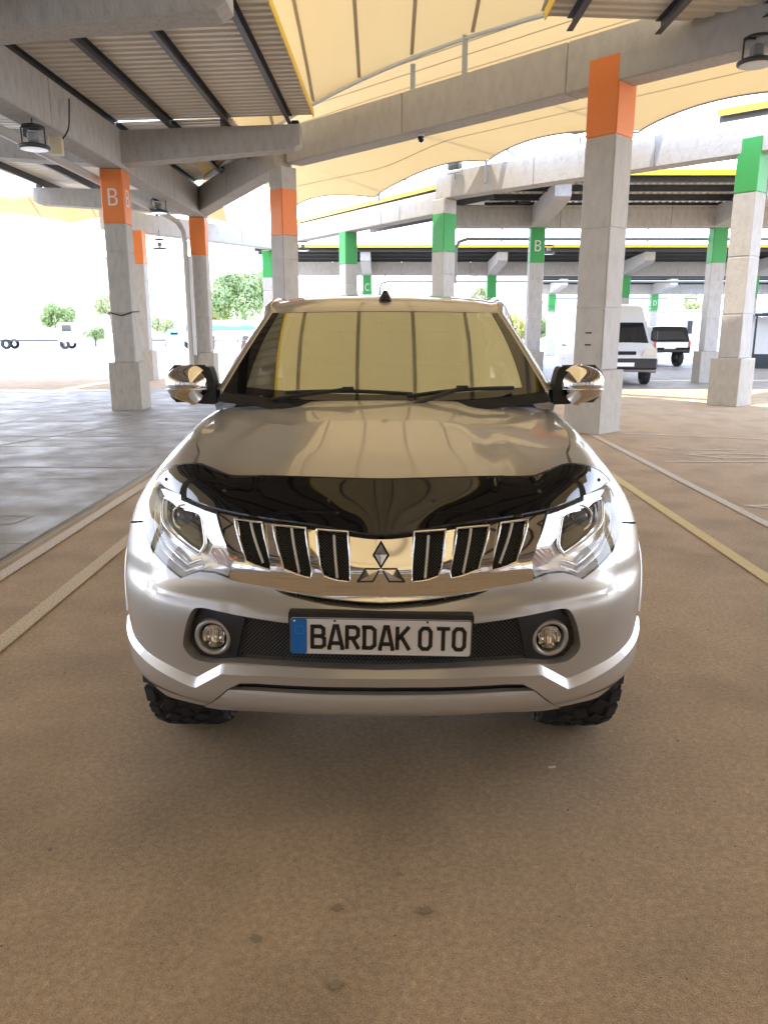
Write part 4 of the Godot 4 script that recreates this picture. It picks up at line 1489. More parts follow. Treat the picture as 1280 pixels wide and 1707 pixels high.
func build_canopy() -> void:
	# --- left strip, running away beside the pickup
	var lt := frame(-5.45, 0, Vector3(0.0158, 0, -1))
	var ds := [-16.1, -9.7, -3.3, 3.1, 9.5, 15.95, 22.4]
	for k in ds.size():
		var p: Vector3 = lt * Vector3(0, 0, -ds[k])
		if ds[k] > 14.0:
			column(p.x, -p.z, 0.0, "orange", "B" if k == 5 else "", ["", "", "", "", "", "concrete column with two white B letters on its orange band, wire tied round its shaft", "orange-banded concrete column with a drainpipe strapped to it"][k], 4.58, 0.43)
		else:
			column(p.x, -p.z, 0.0, "orange", "", "orange-banded concrete column of the deck row beside the parked pickup", 4.58, 0.43)
		if k < 6:
			bracket(lt, ds[k], 1.0, 3.62, 0.58, 0.40, 4.66, 0.10, 0.42, ["concrete bracket over the lane, third along from the pickup's nose", "concrete bracket over the lane, second along from the pickup's nose", "concrete bracket reaching over the lane, in front of the parked pickup", "concrete bracket over the lane beside the pickup tailgate", "concrete bracket with a mossy joint near its free end", "concrete bracket springing from the B-lettered orange column over the lane", "concrete bracket springing from the drainpipe column over the lane"][k])
		bracket(lt, ds[k], -1.0, 4.4, 0.58, 0.40, 4.66, 0.10, 0.42, ["open-side concrete bracket, third along from the pickup's nose", "open-side concrete bracket, second along from the pickup's nose", "open-side concrete bracket of the orange row, across from the pickup's nose", "open-side concrete bracket of the orange row, level with the pickup", "open-side concrete bracket of the orange row, past the pickup's tail", "open-side concrete bracket springing from the B-lettered orange column", "open-side concrete bracket springing from the drainpipe column, its end cut aslant"][k])
	beam(lt * Vector3(0, 4.58, 17.0), lt * Vector3(0, 4.58, -22.6), 0.45, 0.70, "long concrete beam on the orange column row with a lettered B column")
	deck(lt, -26.0, 15.88, 1.0, 0.0, 3.86, 5.43, 5.53, [0.10, 1.15, 2.25, 3.40], true, "corrugated deck roof with yellow fascia beside the pickup lane")
	deck(lt, 15.96, 21.8, 1.0, 0.0, 2.3, 5.43, 5.50, [0.10, 1.15, 2.1], false, "short corrugated deck between the B column and drainpipe column")
	deck(lt, -26.0, 24.0, -1.0, 0.0, 4.4, 5.43, 5.55, [0.10, 1.4, 2.8, 4.1], false, "corrugated deck roof on the open side of the orange column row")
	# drain pipe along the beam and down the column
	var dp := thing("drain_pipe", "pale drainpipe under the beam, turning down beside the far orange column", "pipe")
	var mb := MB.new()
	var pipe := [lt * Vector3(-0.42, 4.62, 17), lt * Vector3(-0.42, 4.42, -21.3), lt * Vector3(-0.40, 4.38, -21.8), lt * Vector3(-0.34, 4.2, -22.0), lt * Vector3(-0.31, 3.9, -22.05), lt * Vector3(-0.31, 0.2, -22.05)]
	mb.tube(pipe, 0.075, 12)
	put(mb, "pipe_run", M.pipe, dp)
	for k in 6:
		mb = MB.new()
		var c: Vector3 = lt * Vector3(-0.42, 4.56 - 0.011 * k * 4.0 + 0.06, -(3.0 + k * 3.4))
		mb.bar(c + Vector3(0, -0.1, 0), c + Vector3(0, 0.22, 0), 0.03, 0.06)
		put(mb, "pipe_strap", M.steel_dark, dp)
	var dp2 := thing("drain_pipe", "white downpipe strapped to the far orange column", "pipe")
	mb = MB.new()
	mb.tube([lt * Vector3(-0.19, 3.55, -22.05), lt * Vector3(-0.19, 0.9, -22.05)], 0.055, 12)
	put(mb, "pipe_run", M.pipe_white, dp2)
	for y: float in [1.4, 2.5]:
		mb = MB.new()
		mb.tube([lt * Vector3(-0.27, y, -22.03), lt * Vector3(-0.11, y, -22.03)], 0.012, 6)
		put(mb, "pipe_strap", M.steel_grey, dp2)
	# --- diagonal line one: drainpipe column, corner column, right column
	var p3: Vector3 = lt * Vector3(0, 0, -22.4)
	column(-2.15, 17.55, 0.80, "orange", "", "orange-banded column under the corner where the two diagonal beams meet", 4.92, 0.42, 0.60, 0.95, 0.95, 4.50)
	column(3.31, 12.28, 0.77, "orange", "", "orange-banded diagonal column standing behind the pickup's mirror, two dark slots in its shaft", 5.37, 0.50, 0.64, 0.98, 1.06)
	beam(Vector3(p3.x, 4.60, p3.z), Vector3(-2.15, 4.92, -17.6), 0.42, 0.62, "dim concrete beam between the drainpipe column and the corner column")
	beam(diag(-0.2, 0, 5.0), diag(13.5, 0, 5.0), 0.42, 0.70, "big diagonal concrete beam carrying posts, over the diagonal orange column")
	for k in 2:
		mb = MB.new()
		mb.box(Vector3(0, 0, 0), Vector3(0.10, 0.018, 0.012))
		var sl := put(mb, "slot_plate", M.black_matt)
		tag(sl, "short dark slot in the diagonal orange-banded column", "slot", "slots in the diagonal column")
		sl.transform = Transform3D(Basis(Vector3.UP, 0.77 - PI / 2), Vector3(3.31, 1.36 + 0.18 * k, -12.28)) * Transform3D(Basis(), Vector3(0.0, 0, 0.252))
	# --- right strip, over the near right corner
	var rt := frame(5.85, 0, Vector3(0.0, 0, -1))
	for s: float in [-16.1, -9.7, -3.3, 3.1]:
		column(5.85, s, 0.0, "orange", "", "orange-banded column of the deck row across the lane from the pickup", 4.58, 0.43)
		bracket(rt, s, -1.0, 3.62, 0.58, 0.40, 4.66, 0.10, 0.42, ["concrete bracket from the row across, third along from the pickup's nose", "concrete bracket from the row across, second along from the pickup's nose", "concrete bracket from the row across, opposite the pickup's nose", "concrete bracket from the row across, beside the pickup"][[-16.1, -9.7, -3.3, 3.1].find(s)])
	beam(Vector3(5.85, 4.58, 17.0), Vector3(5.85, 4.58, -9.2), 0.45, 0.70, "long concrete beam on the column row across the lane")
	deck(rt, -26.0, 11.2, -1.0, 0.0, 3.75, 5.43, 5.55, [0.10, 1.15, 2.25, 3.40], true, "corrugated deck with yellow fascia, across the lane, ending at the diagonal beam")
	deck(rt, -26.0, 7.5, 1.0, 0.0, 4.0, 5.43, 5.55, [0.10, 1.4, 2.8, 3.9], true, "corrugated deck on the outer side of the row across the lane")
	# --- diagonal line two: green columns
	var g1 := Vector3(7.45, 0, -16.75)
	var g2 := Vector3(1.62, 0, -22.0)
	var g3 := Vector3(-1.16, 0, -26.2)
	column(g1.x, -g1.z, 0.70, "green", "", "thick green-banded column standing diagonally on the asphalt across the lane", 5.33, 0.46, 0.66, 1.0, 1.05)
	column(g2.x, -g2.z, 0.70, "green", "", "green-banded column under the step of the second diagonal beam", 4.98, 0.46, 0.62, 0.95, 1.0, 4.63)
	column(g3.x, -g3.z, 0.55, "green", "", "green-banded column under the low end of the second diagonal beam", 4.65, 0.44)
	var far1 := g2 + (g2 - g1).normalized() * 0.15
	beam(Vector3(far1.x, 4.98, far1.z), g1 + (g1 - g2).normalized() * 7.0 + Vector3(0, 5.06, 0), 0.42, 0.66, "second diagonal concrete beam stepping up at a green column")
	beam(Vector3(g3.x, 4.65, g3.z) + (g3 - g2).normalized() * 3.5, Vector3(g2.x, 4.62, g2.z) + (g2 - g3).normalized() * 0.1, 0.42, 0.56, "low concrete beam running from the corner column to the step")
	# --- cross strip with the B column
	var ct := frame(4.55, 24.2, Vector3(1, 0, 0))
	for k in 4:
		var cx: float = [4.55, 9.95, 15.35, 20.8][k]
		column(cx, 24.2, 0.0, "green", "B" if k == 0 else "", ["green-banded column lettered B behind the pickup roof", "green-banded column with a white socket box above its base", "green-banded column at the deep end of the cross deck", "green-banded column at the far end of the cross deck"][k], 4.53, 0.42)
		bracket(ct, cx - 4.55, 1.0, 3.3, 0.58, 0.40, 4.56, 0.10, 0.42, ["concrete bracket springing from the green B column", "concrete bracket springing from the green column with the socket box", "concrete bracket at the deep end of the cross deck", "concrete bracket at the far end of the cross deck"][k])
	beam(Vector3(1.9, 4.53, -24.2), Vector3(21.5, 4.53, -24.2), 0.45, 0.62, "concrete beam of the cross deck over the green B column")
	deck(ct, -1.6, 17.0, 1.0, 0.0, 3.55, 5.22, 5.40, [0.15, 1.2, 2.3, 3.3], true, "dark corrugated cross deck with yellow fascia over the B column")
	# --- second cross strip with the C column
	var c2 := frame(-0.8, 37.0, Vector3(1, 0, 0))
	for k in 5:
		var cx: float = [-0.78, 4.95, 11.1, 17.0, 23.0][k]
		column(cx, 37.0, 0.0, "green", "C" if k == 0 else "", ["green column lettered C beyond the pickup roof", "far green column showing just over the pickup roof", "far green column hidden behind the diagonal orange column", "far green column beside the white cabins", "far green column at the rear of the hall"][k], 4.02, 0.42)
		bracket(c2, cx + 0.8, 1.0, 3.3, 0.58, 0.40, 4.06, 0.12, 0.42, ["grey bracket with a tie rod over the C column", "grey bracket with a tie rod over the pickup roof", "grey bracket with a tie rod beside the white van", "grey bracket with a tie rod over the white cabins", "grey bracket with a tie rod at the rear of the hall"][k])
		var tr := thing("tie_rod", ["steel tie rod on the bracket over the C column", "steel tie rod on the bracket over the pickup roof", "steel tie rod on the bracket beside the white van", "steel tie rod on the bracket over the white cabins", "steel tie rod on the bracket at the rear of the hall"][k], "rod", at(cx, 4.62, -34.2), "tie rods of the far deck")
		mb = MB.new()
		mb.tube([Vector3.ZERO, Vector3(0, 1.1, 0)], 0.03, 6)
		put(mb, "rod", M.steel_grey, tr)
	beam(Vector3(-5.5, 4.02, -37), Vector3(26, 4.02, -37), 0.45, 0.60, "far concrete beam over the green C column")
	deck(c2, -4.6, 26.0, 1.0, 0.0, 3.6, 4.78, 4.95, [0.15, 1.2, 2.3, 3.3], true, "far corrugated deck with yellow fascia over the C column")
	# --- third cross strip
	var c3 := frame(8.0, 50.0, Vector3(1, 0, 0))
	for k in 3:
		var cx: float = [16.9, 24.6, 10.5][k]
		column(cx, 50.0, 0.0, "green", ["D", "E", ""][k], ["green column lettered D beside the parked off-roader", "green column lettered E by the glazed booth", "rearmost green column behind the white van"][k], 3.75, 0.45)
		bracket(c3, cx - 8.0, 1.0, 3.3, 0.58, 0.40, 3.8, 0.12, 0.42, ["pale bracket over the D column", "pale bracket over the E column", "pale bracket behind the white van"][k])
	beam(Vector3(9.2, 3.76, -50), Vector3(40, 3.76, -50), 0.45, 0.60, "rearmost concrete beam over the D and E columns")
	deck(c3, 1.2, 32.0, 1.0, 0.0, 3.6, 4.52, 4.68, [0.15, 1.8, 3.3], true, "rearmost corrugated deck with yellow fascia over the D column")
	# --- rear-left strip seen between the orange columns
	column(-7.72, 25.4, 0.0, "orange", "", "orange-banded column half hidden behind the B-lettered column", 4.60, 0.43)
	column(-4.45, 31.0, 0.0, "green", "", "sunlit green-banded column peeping out behind the corner column", 4.55, 0.40)
	beam(Vector3(-8.6, 4.60, -25.0), Vector3(-3.6, 4.55, -31.5), 0.42, 0.60, "sunlit concrete beam behind the drainpipe column")
	# --- posts, edge tubes and struts
	for q in [[3.2, 0.10, 5.70, 6.22], [4.5, 0.0, 5.70, 6.38], [7.9, 0.05, 5.70, 6.62], [9.4, 0.1, 5.70, 6.7]]:
		var po := thing("steel_post", "short steel post standing on the big diagonal beam", "post", Transform3D(), "posts on the big diagonal beam")
		mb = MB.new()
		mb.bar(diag(q[0], q[1], q[2]), diag(q[0], q[1], q[3]), 0.09, 0.09, 0.008)
		put(mb, "post", M.steel_paint, po)
		mb = MB.new()
		mb.box(diag(q[0], q[1], q[2] + 0.008), Vector3(0.2, 0.016, 0.2))
		put(mb, "base_plate", M.steel_paint, po)
	for u: float in [-3.3, 0.6, 4.3, 8.9]:
		var q0 := diag(u, 5.45, 0)
		var yb := 5.72 if u > 1.0 else 5.20
		var sp := thing("steel_strut", "thin steel post with a bowed arm holding up the fabric edge", "strut", Transform3D(), "fabric struts on the second diagonal beam")
		mb = MB.new()
		mb.tube([Vector3(q0.x, yb, q0.z), Vector3(q0.x, yb + 0.85, q0.z)], 0.04, 8)
		put(mb, "post", M.steel_paint, sp)
		mb = MB.new()
		var arc := []
		for k in 9:
			var w := k / 8.0
			arc.append(diag(u - 0.9 + 1.9 * w, 4.0 + 1.9 * w, yb + 1.35 - 1.15 * w * w + 0.1 * w))
		mb.tube(arc, 0.045, 8)
		put(mb, "bowed_arm", M.steel_paint, sp)
	# --- fabric one: over the lane, seams run with the lane
	var rows := []
	var xs := []
	for i in 111:
		xs.append(lerpf(-4.4, 4.4, i / 110.0))
	for j in 65:
		var w := j / 64.0
		var row := PackedVector3Array()
		for x: float in xs:
			row.append(membrane_one(x, lerpf(-26.5, 15.66 - 1.036 * x, w)))
		rows.append(row)
	var seams := []
	for k in 8:
		var x := -3.35 + k * 0.96
		var s := []
		for j in 41:
			s.append([membrane_one(x, lerpf(-26.5, 15.6 - 1.036 * x, j / 40.0)), Vector3(1, 0, 0)])
		seams.append(s)
	var f1 := fabric("fabric_roof", "cream fabric roof over the lane with seams running along it", rows, seams, 0.032)
	mb = MB.new()
	var edge := []
	for k in 25:
		var x := lerpf(-4.4, 4.4, k / 24.0)
		edge.append(membrane_one(x, 15.66 - 1.036 * x) + Vector3(0, -0.03, 0))
	mb.tube(edge, 0.035, 8)
	put(mb, "edge_tube", M.steel_light, f1)
	# --- fabric two: between the diagonal beams, scalloped far edge
	rows = []
	for j in 25:
		var row := PackedVector3Array()
		for i in 81:
			var u := lerpf(-7.0, 16.0, i / 80.0)
			var cut := scallop(u)
			row.append(membrane_two(u, lerpf(0.0, cut, j / 24.0)))
		rows.append(row)
	rows.reverse()
	seams = []
	for k in 6:
		var v := 0.06 + k * 0.15
		var s := []
		for i in 61:
			var u := lerpf(-7.0, 16.0, i / 60.0)
			var cut := scallop(u)
			s.append([membrane_two(u, minf(v, cut - 0.01)), Vector3(ACROSS.x, 0, -ACROSS.y)])
		seams.append(s)
	var f2 := fabric("fabric_roof", "cream fabric vault between the diagonal beams with a scalloped edge", rows, seams, 0.018)
	mb = MB.new()
	edge = []
	for i in 121:
		var u := lerpf(-7.0, 16.0, i / 120.0)
		var cut := scallop(u)
		edge.append(membrane_two(u, cut))
	mb.tube(edge, 0.022, 6)
	put(mb, "edge_cable", M.steel_grey, f2)
	# --- fabric three: over the cross decks, and left beyond the open row
	rows = []
	for j in 15:
		var row := PackedVector3Array()
		for i in 41:
			var x := lerpf(3.0, 30.0, i / 40.0)
			var v := j / 14.0
			row.append(Vector3(x, 5.75 + 1.3 * sin(PI * v) + 0.25 * absf(sin(PI * (x - 4.55) / 5.4)) * pow(absf(2.0 * v - 1.0), 3.0), -lerpf(24.6, 33.0, v)))
		rows.append(row)
	seams = []
	for k in 8:
		var x := 4.0 + 3.2 * k
		var s := []
		for j in 15:
			var v := j / 14.0
			s.append([Vector3(x, 5.75 + 1.3 * sin(PI * v) + 0.25 * absf(sin(PI * (x - 4.55) / 5.4)) * pow(absf(2.0 * v - 1.0), 3.0), -lerpf(24.6, 33.0, v)), Vector3(1, 0, 0)])
		seams.append(s)
	fabric("fabric_roof", "cream fabric vault behind the dark cross deck", rows, seams, 0.02)
	rows = []
	seams = []
	var back_left := func(x: float, v: float) -> Vector3:
		return Vector3(x, 5.15 + 1.15 * sin(PI * v) + 0.35 * pow(absf(sin(PI * (x + 5.2) / 5.6)), 0.8) * pow(absf(2.0 * v - 1.0), 3.0), -lerpf(23.6, 28.2, v))
	for j in 17:
		var row := PackedVector3Array()
		for i in 41:
			row.append(back_left.call(lerpf(-19.0, -5.4, i / 40.0), j / 16.0))
		rows.append(row)
	for k in 7:
		var s := []
		for j in 17:
			s.append([back_left.call(-17.5 + k * 1.9, j / 16.0), Vector3(1, 0, 0)])
		seams.append(s)
	fabric("fabric_roof", "cream fabric roof behind the open side of the orange row", rows, seams, 0.02)
	for q in [[-18.5, -9.9, -26.5, 23.75, "cream fabric roof along the open side of the orange row"], [9.9, 18.5, -26.5, 7.5, "cream fabric roof outside the row across the lane"]]:
		rows = []
		seams = []
		var side_roof := func(v: float, d: float) -> Vector3:
			return Vector3(lerpf(q[0], q[1], v), 5.55 + 1.2 * sin(PI * v) + 0.25 * pow(absf(sin(PI * (d - 3.1) / 6.4)), 0.8) * pow(absf(2.0 * v - 1.0), 3.0), -d)
		for j in 41:
			var row := PackedVector3Array()
			for i in 17:
				row.append(side_roof.call(i / 16.0, lerpf(q[2], q[3], j / 40.0)))
			rows.append(row)
		for k in 6:
			var s := []
			for j in 41:
				s.append([side_roof.call(0.1 + 0.16 * k, lerpf(q[2], q[3], j / 40.0)), Vector3(1, 0, 0)])
			seams.append(s)
		fabric("fabric_roof", q[4], rows, seams, 0.02)
	# low deck behind the stepped beam, yellow along its near edge
	var along := (g2 - g3).normalized()
	var ld := frame(g3.x, -g3.z, along)
	deck(ld, -3.4, 5.2, -1.0, -0.15, 3.2, 5.28, 5.32, [0.1, 1.6, 3.0], false, "low corrugated deck lying behind the stepped concrete beam")
	var hd := frame(g1.x, -g1.z, (g1 - g2).normalized())
	deck(hd, -0.9, 6.1, -1.0, 0.25, 3.2, 5.95, 6.0, [0.4, 1.7, 3.0], false, "short raised deck behind the thick green column")
	mb = MB.new()
	mb.bar(hd * Vector3(-0.24, 5.99, 0.9), hd * Vector3(-0.24, 5.99, -6.1), 0.02, 0.13)
	tag(put(mb, "yellow_fascia", M.yellow), "yellow fascia strip above the thick green column", "fascia")
	mb = MB.new()
	mb.bar(ld * Vector3(0.17, 5.32, 3.4), ld * Vector3(0.17, 5.32, -5.1), 0.02, 0.12)
	var yf := put(mb, "yellow_fascia", M.yellow)
	tag(yf, "yellow fascia strip lying on the low stepped beam", "fascia")
	# --- fittings
	lamp(Vector3(-5.12, 4.16, -12.2), 0.2, "high bay lamp with a cream gear box beside it under the long beam")
	lamp(Vector3(-5.36, 4.30, -19.5), 0.1, "high bay lamp under the long beam, past the B-lettered column")
	lamp(Vector3(-7.19, 4.1, -26.0), 0.30, "small high bay lamp hanging between the orange columns")
	lamp(Vector3(4.62, 4.79, -10.6), 0.05, "high bay lamp under the big diagonal beam near its raised end")
	lamp(Vector3(-2.9, 4.35, -29.0), 0.3, "high bay lamp hanging beyond the corner column")
	lamp(Vector3(6.0, 4.28, -29.5), 0.3, "high bay lamp hanging behind the B column")
	var gb := thing("gear_box", "cream box with a black cable on the long beam", "box", at(-5.07, 4.36, -12.9, 0.2))
	mb = MB.new()
	mb.box(Vector3.ZERO, Vector3(0.20, 0.26, 0.14), 0.012)
	put(mb, "case", M.cream, gb)
	mb = MB.new()
	mb.tube(join([Vector3(0.1, 0.1, 0), Vector3(0.2, 0.25, 0), Vector3(0.22, 0.55, -0.1), Vector3(0.2, 0.75, -0.3)], 6), 0.012, 6)
	put(mb, "cable", M.black_plastic, gb)
	floodlight(diag(7.0, 0.0, 6.35), 0.7, "floodlight on the fabric edge above the big diagonal beam")
	floodlight(diag(3.4, 5.3, 5.85), 2.4, "floodlight on the second diagonal beam beside a bowed arm")
	floodlight(diag(-0.3, 5.3, 5.6), 2.4, "floodlight on the low concrete beam beside a bowed arm")
	var cam := thing("security_camera", "small dark dome camera under the big diagonal beam", "camera", at(0.66, 4.94, -14.9))
	mb = MB.new()
	mb.lathe(Vector3.ZERO, [Vector2(0.0, -0.10), Vector2(0.04, -0.085), Vector2(0.055, -0.05), Vector2(0.055, 0.0)], 14)
	put(mb, "dome", M.black_gloss, cam)
	mb = MB.new()
	mb.lathe(Vector3.ZERO, [Vector2(0.065, 0.0), Vector2(0.065, 0.06), Vector2(0.0, 0.06)], 14)
	put(mb, "mount", M.satin_white, cam)
	var wire := thing("tie_wire", "dark wire tied round the B-lettered column", "wire", lt * at(0, 0, -15.95))
	mb = MB.new()
	mb.tube([Vector3(-0.225, 1.92, 0.222), Vector3(0.0, 1.86, 0.222), Vector3(0.06, 1.87, 0.222), Vector3(0.222, 1.93, 0.222), Vector3(0.222, 1.95, -0.2)], 0.012, 6)
	put(mb, "loop", M.black_plastic, wire)
	# service pipes under the cross decks
	for q in [[2.2, 22.0, 4.30, 24.9, "grey service pipe under the cross deck"], [-0.2, 24.0, 3.80, 37.6, "grey service pipe beyond the C column"], [10.0, 36.0, 3.55, 50.5, "grey service pipe beyond the D column"]]:
		var sp := thing("service_pipe", q[4], "pipe")
		mb = MB.new()
		mb.tube([Vector3(q[0], q[2] - 1.3, -q[3]), Vector3(q[0], q[2] - 0.3, -q[3]), Vector3(q[0] + 0.1, q[2] - 0.08, -q[3]), Vector3(q[0] + 0.35, q[2], -q[3]), Vector3(q[1], q[2], -q[3])], 0.055, 8)
		put(mb, "pipe_run", M.steel_grey, sp)

# ---------------------------------------------------------------- ground and markings
func sheet(x0: float, x1: float, d0: float, d1: float, y: float) -> MB:
	var mb := MB.new()
	mb.quad(Vector3(x0, y, -d0), Vector3(x1, y, -d0), Vector3(x1, y, -d1), Vector3(x0, y, -d1))
	return mb

func mark(called: String, pts: Array, w: float, m: Material, label: String, cat := "marking", y := 0.009, group := "", closed := false) -> void:
	var o := thing(called, label, cat, Transform3D(), group)
	var mb := MB.new()
	mb.stroke(pts, w, 0.0, 0.0, Transform3D(Basis(Vector3(1, 0, 0), Vector3(0, 0, -1), Vector3(0, 1, 0)), Vector3(0, y, 0)), closed)
	put(mb, "paint", m, o)

func build_ground() -> void:
	struct(sheet(-260, 260, -160, 420, -0.004), "ground", M.pale_ground)
	struct(sheet(-2.62, 34, -34, 21.7, 0.004), "asphalt_lane", M.asphalt)
	struct(sheet(-2.0, 45, 21.7, 60, 0.001), "concrete_floor", M.slab)
	struct(sheet(-30, -2.02, 21.2, 29.8, 0.002), "side_road", M.asphalt)
	# concrete slabs on the open side, cast in bays with joints between
	var o := Node3D.new()
	o.name = "paving"
	o.set_meta("kind", "structure")
	add_child(o)
	var dcuts := [-30.0, -24.0, -19.0, -14.0, -9.0, -4.0, 1.2, 5.6, 8.2, 10.6, 13.6, 16.8, 21.2]
	var xcuts := [-18.0, -14.0, -10.2, -6.6, -2.70]
	for i in xcuts.size() - 1:
		for j in dcuts.size() - 1:
			var mb := MB.new()
			mb.box(Vector3((xcuts[i] + xcuts[i + 1]) * 0.5, -0.02, -(dcuts[j] + dcuts[j + 1]) * 0.5), Vector3(xcuts[i + 1] - xcuts[i] - 0.012, 0.06, dcuts[j + 1] - dcuts[j] - 0.012), 0.004)
			put(mb, "slab", M.slab, o)
	# lane lines
	mark("lane_line", [Vector2(-1.98, 0.5), Vector2(-1.96, 16.5)], 0.105, M.paint_worn_yellow, "worn cream line on the asphalt between the pickup and the concrete slabs")
	mark("lane_line", [Vector2(-2.53, 0.5), Vector2(-2.48, 16.5)], 0.10, M.paint_worn_white, "worn pale line along the edge of the concrete slabs")
	mark("lane_line", [Vector2(2.44, 0.5), Vector2(2.60, 14.0)], 0.10, M.paint_yellow, "yellow line on the asphalt beside the pickup")
	mark("lane_line", [Vector2(3.16, 0.5), Vector2(3.22, 12.1)], 0.095, M.paint_worn_white, "white line running up to the diagonal orange column")
	mark("floor_line", [Vector2(3.75, 12.0), Vector2(5.6, 11.35), Vector2(8.5, 10.2)], 0.07, M.paint_worn_white, "pale slanting line leaving the diagonal orange column's base")
	mark("floor_line", [Vector2(3.45, 9.35), Vector2(8.5, 9.25)], 0.06, M.paint_worn_white, "thin white bay line crossing the asphalt beyond the yellow line")
	mark("floor_line", [Vector2(4.1, 7.05), Vector2(8.5, 7.2)], 0.055, M.paint_worn_white, "faint white bay line in front of the painted bay mark")
	mark("floor_line", [Vector2(8.6, 20.9), Vector2(6.9, 20.9)], 0.16, M.strip_white, "bright white dash in front of the white van")  # plain bright white strip lying flat on the asphalt
	mark("bay_number", [Vector2(3.72, 10.6), Vector2(3.95, 10.35), Vector2(4.75, 10.3)], 0.06, M.paint_worn_white, "worn painted bay number beyond the white line")
	mark("bay_number", [Vector2(3.95, 9.9), Vector2(4.3, 9.6), Vector2(5.0, 9.65), Vector2(4.95, 9.9), Vector2(4.4, 10.0)], 0.06, M.paint_worn_white, "worn looped bay mark beside the thin white bay line", "marking", 0.009, "", true)
	mark("bay_number", [Vector2(3.75, 6.6), Vector2(3.35, 6.9), Vector2(3.85, 6.95)], 0.07, M.paint_worn_white, "worn arrow-shaped bay mark by the white line")
	mark("bay_number", [Vector2(3.75, 6.05), Vector2(3.55, 6.35)], 0.12, M.paint_worn_white, "worn white dab beside the arrow-shaped bay mark")
	# on the slabs
	var ring := []
	for k in 20:
		ring.append(Vector2(-3.68 + cos(TAU * k / 20) * 0.17, 6.38 + sin(TAU * k / 20) * 0.20))
	mark("bay_number", ring, 0.03, M.paint_faint, "faint round zero painted on the concrete slab", "marking", 0.014, "", true)
	mark("bay_number", [Vector2(-3.45, 6.22), Vector2(-3.1, 6.22), Vector2(-3.05, 6.5), Vector2(-3.4, 6.52)], 0.03, M.paint_faint, "faint looped digit painted beside the zero on the slab", "marking", 0.014)
	mark("bay_number", [Vector2(-3.9, 5.72), Vector2(-3.3, 5.72), Vector2(-3.1, 5.98)], 0.035, M.paint_faint, "faint white tick painted on the slab by its edge", "marking", 0.014)
	for q in [[-6.0, 9.1, -4.4, 13.3], [-4.9, 13.2, -4.55, 15.5], [-11.0, 19.5, -5.8, 21.0]]:
		mark("floor_line", [Vector2(q[0], q[1]), Vector2(q[2], q[3])], 0.05, M.paint_faint, ["thin white line on the slabs leading to the B column", "short white line beside the B column base", "thin white line at the slab edge by the side road"][[-6.0, -4.9, -11.0].find(q[0])], "marking", 0.014)
	for d: float in [8.9, 11.6, 14.6]:
		mark("floor_line", [Vector2(-8.5, d), Vector2(-2.9, d + 0.05)], 0.04, M.paint_faint, "faint white bay line across the concrete slabs", "marking", 0.014, "faint bay lines on the slabs")
	# stains, chips and leaves on the asphalt
	var rng := RandomNumberGenerator.new()
	rng.seed = 21
	for q in [[0.115, 1.83, 0.020], [0.045, 1.98, 0.012], [-0.13, 1.84, 0.019], [-0.12, 1.58, 0.019], [-0.34, 1.73, 0.019], [1.35, 2.35, 0.016], [1.5, 2.4, 0.012]]:
		var pts := PackedVector2Array()
		for k in 22:
			pts.append(Vector2(cos(TAU * k / 22), sin(TAU * k / 22) * 0.9) * q[2] * rng.randf_range(0.55, 1.15))
		var mb := MB.new()
		mb.prism(pts, 0.0, 0.0015, Transform3D(Basis(Vector3(1, 0, 0), Vector3(0, 0, -1), Vector3(0, 1, 0)), Vector3.ZERO))
		var st := put(mb, "oil_stain", M.stain)
		tag(st, "small dark oil spot on the asphalt in front of the pickup", "stain", "oil spots on the asphalt")
		st.position = Vector3(q[0], 0.006, -q[1])
	var mm := MultiMesh.new()
	mm.transform_format = MultiMesh.TRANSFORM_3D
	mm.use_colors = true
	mm.instance_count = 900
	var chip := MB.new()
	chip.box(Vector3.ZERO, Vector3(1, 0.5, 0.8), 0.2)
	mm.mesh = chip.mesh(M.chips)
	for k in 900:
		var d := pow(rng.randf(), 1.6) * 9.0 + 0.9
		var x := rng.randf_range(-2.5, 4.0)
		var s := rng.randf_range(0.003, 0.008)
		if rng.randf() < 0.03:
			s = rng.randf_range(0.01, 0.018)
		mm.set_instance_transform(k, Transform3D(Basis(Vector3.UP, rng.randf() * TAU) * Basis().scaled(Vector3(s, s * 0.7, s)), Vector3(x, 0.006, -d)))
		var g := rng.randf_range(0.05, 0.45)
		mm.set_instance_color(k, Color(g, g * 0.9, g * 0.75))
	var mi := MultiMeshInstance3D.new()
	mi.multimesh = mm
	mi.name = "gravel"
	mi.set_meta("kind", "stuff")
	tag(mi, "loose stone chips scattered over the asphalt lane", "gravel")
	add_child(mi)
	for q in [[1.18, 1.32, 0.6, "white paper scrap on the asphalt beside the pickup's wheel track"], [0.62, 2.55, 0.2, "white paper scrap on the asphalt by the pickup's tyre"]]:
		var mb := MB.new()
		mb.box(Vector3.ZERO, Vector3(0.028, 0.004, 0.009), 0.001)
		var sc := put(mb, "paper_scrap", M.satin_white)
		tag(sc, q[3], "litter", "litter on the asphalt")
		sc.transform = at(q[0], 0.0085, -q[1], q[2])

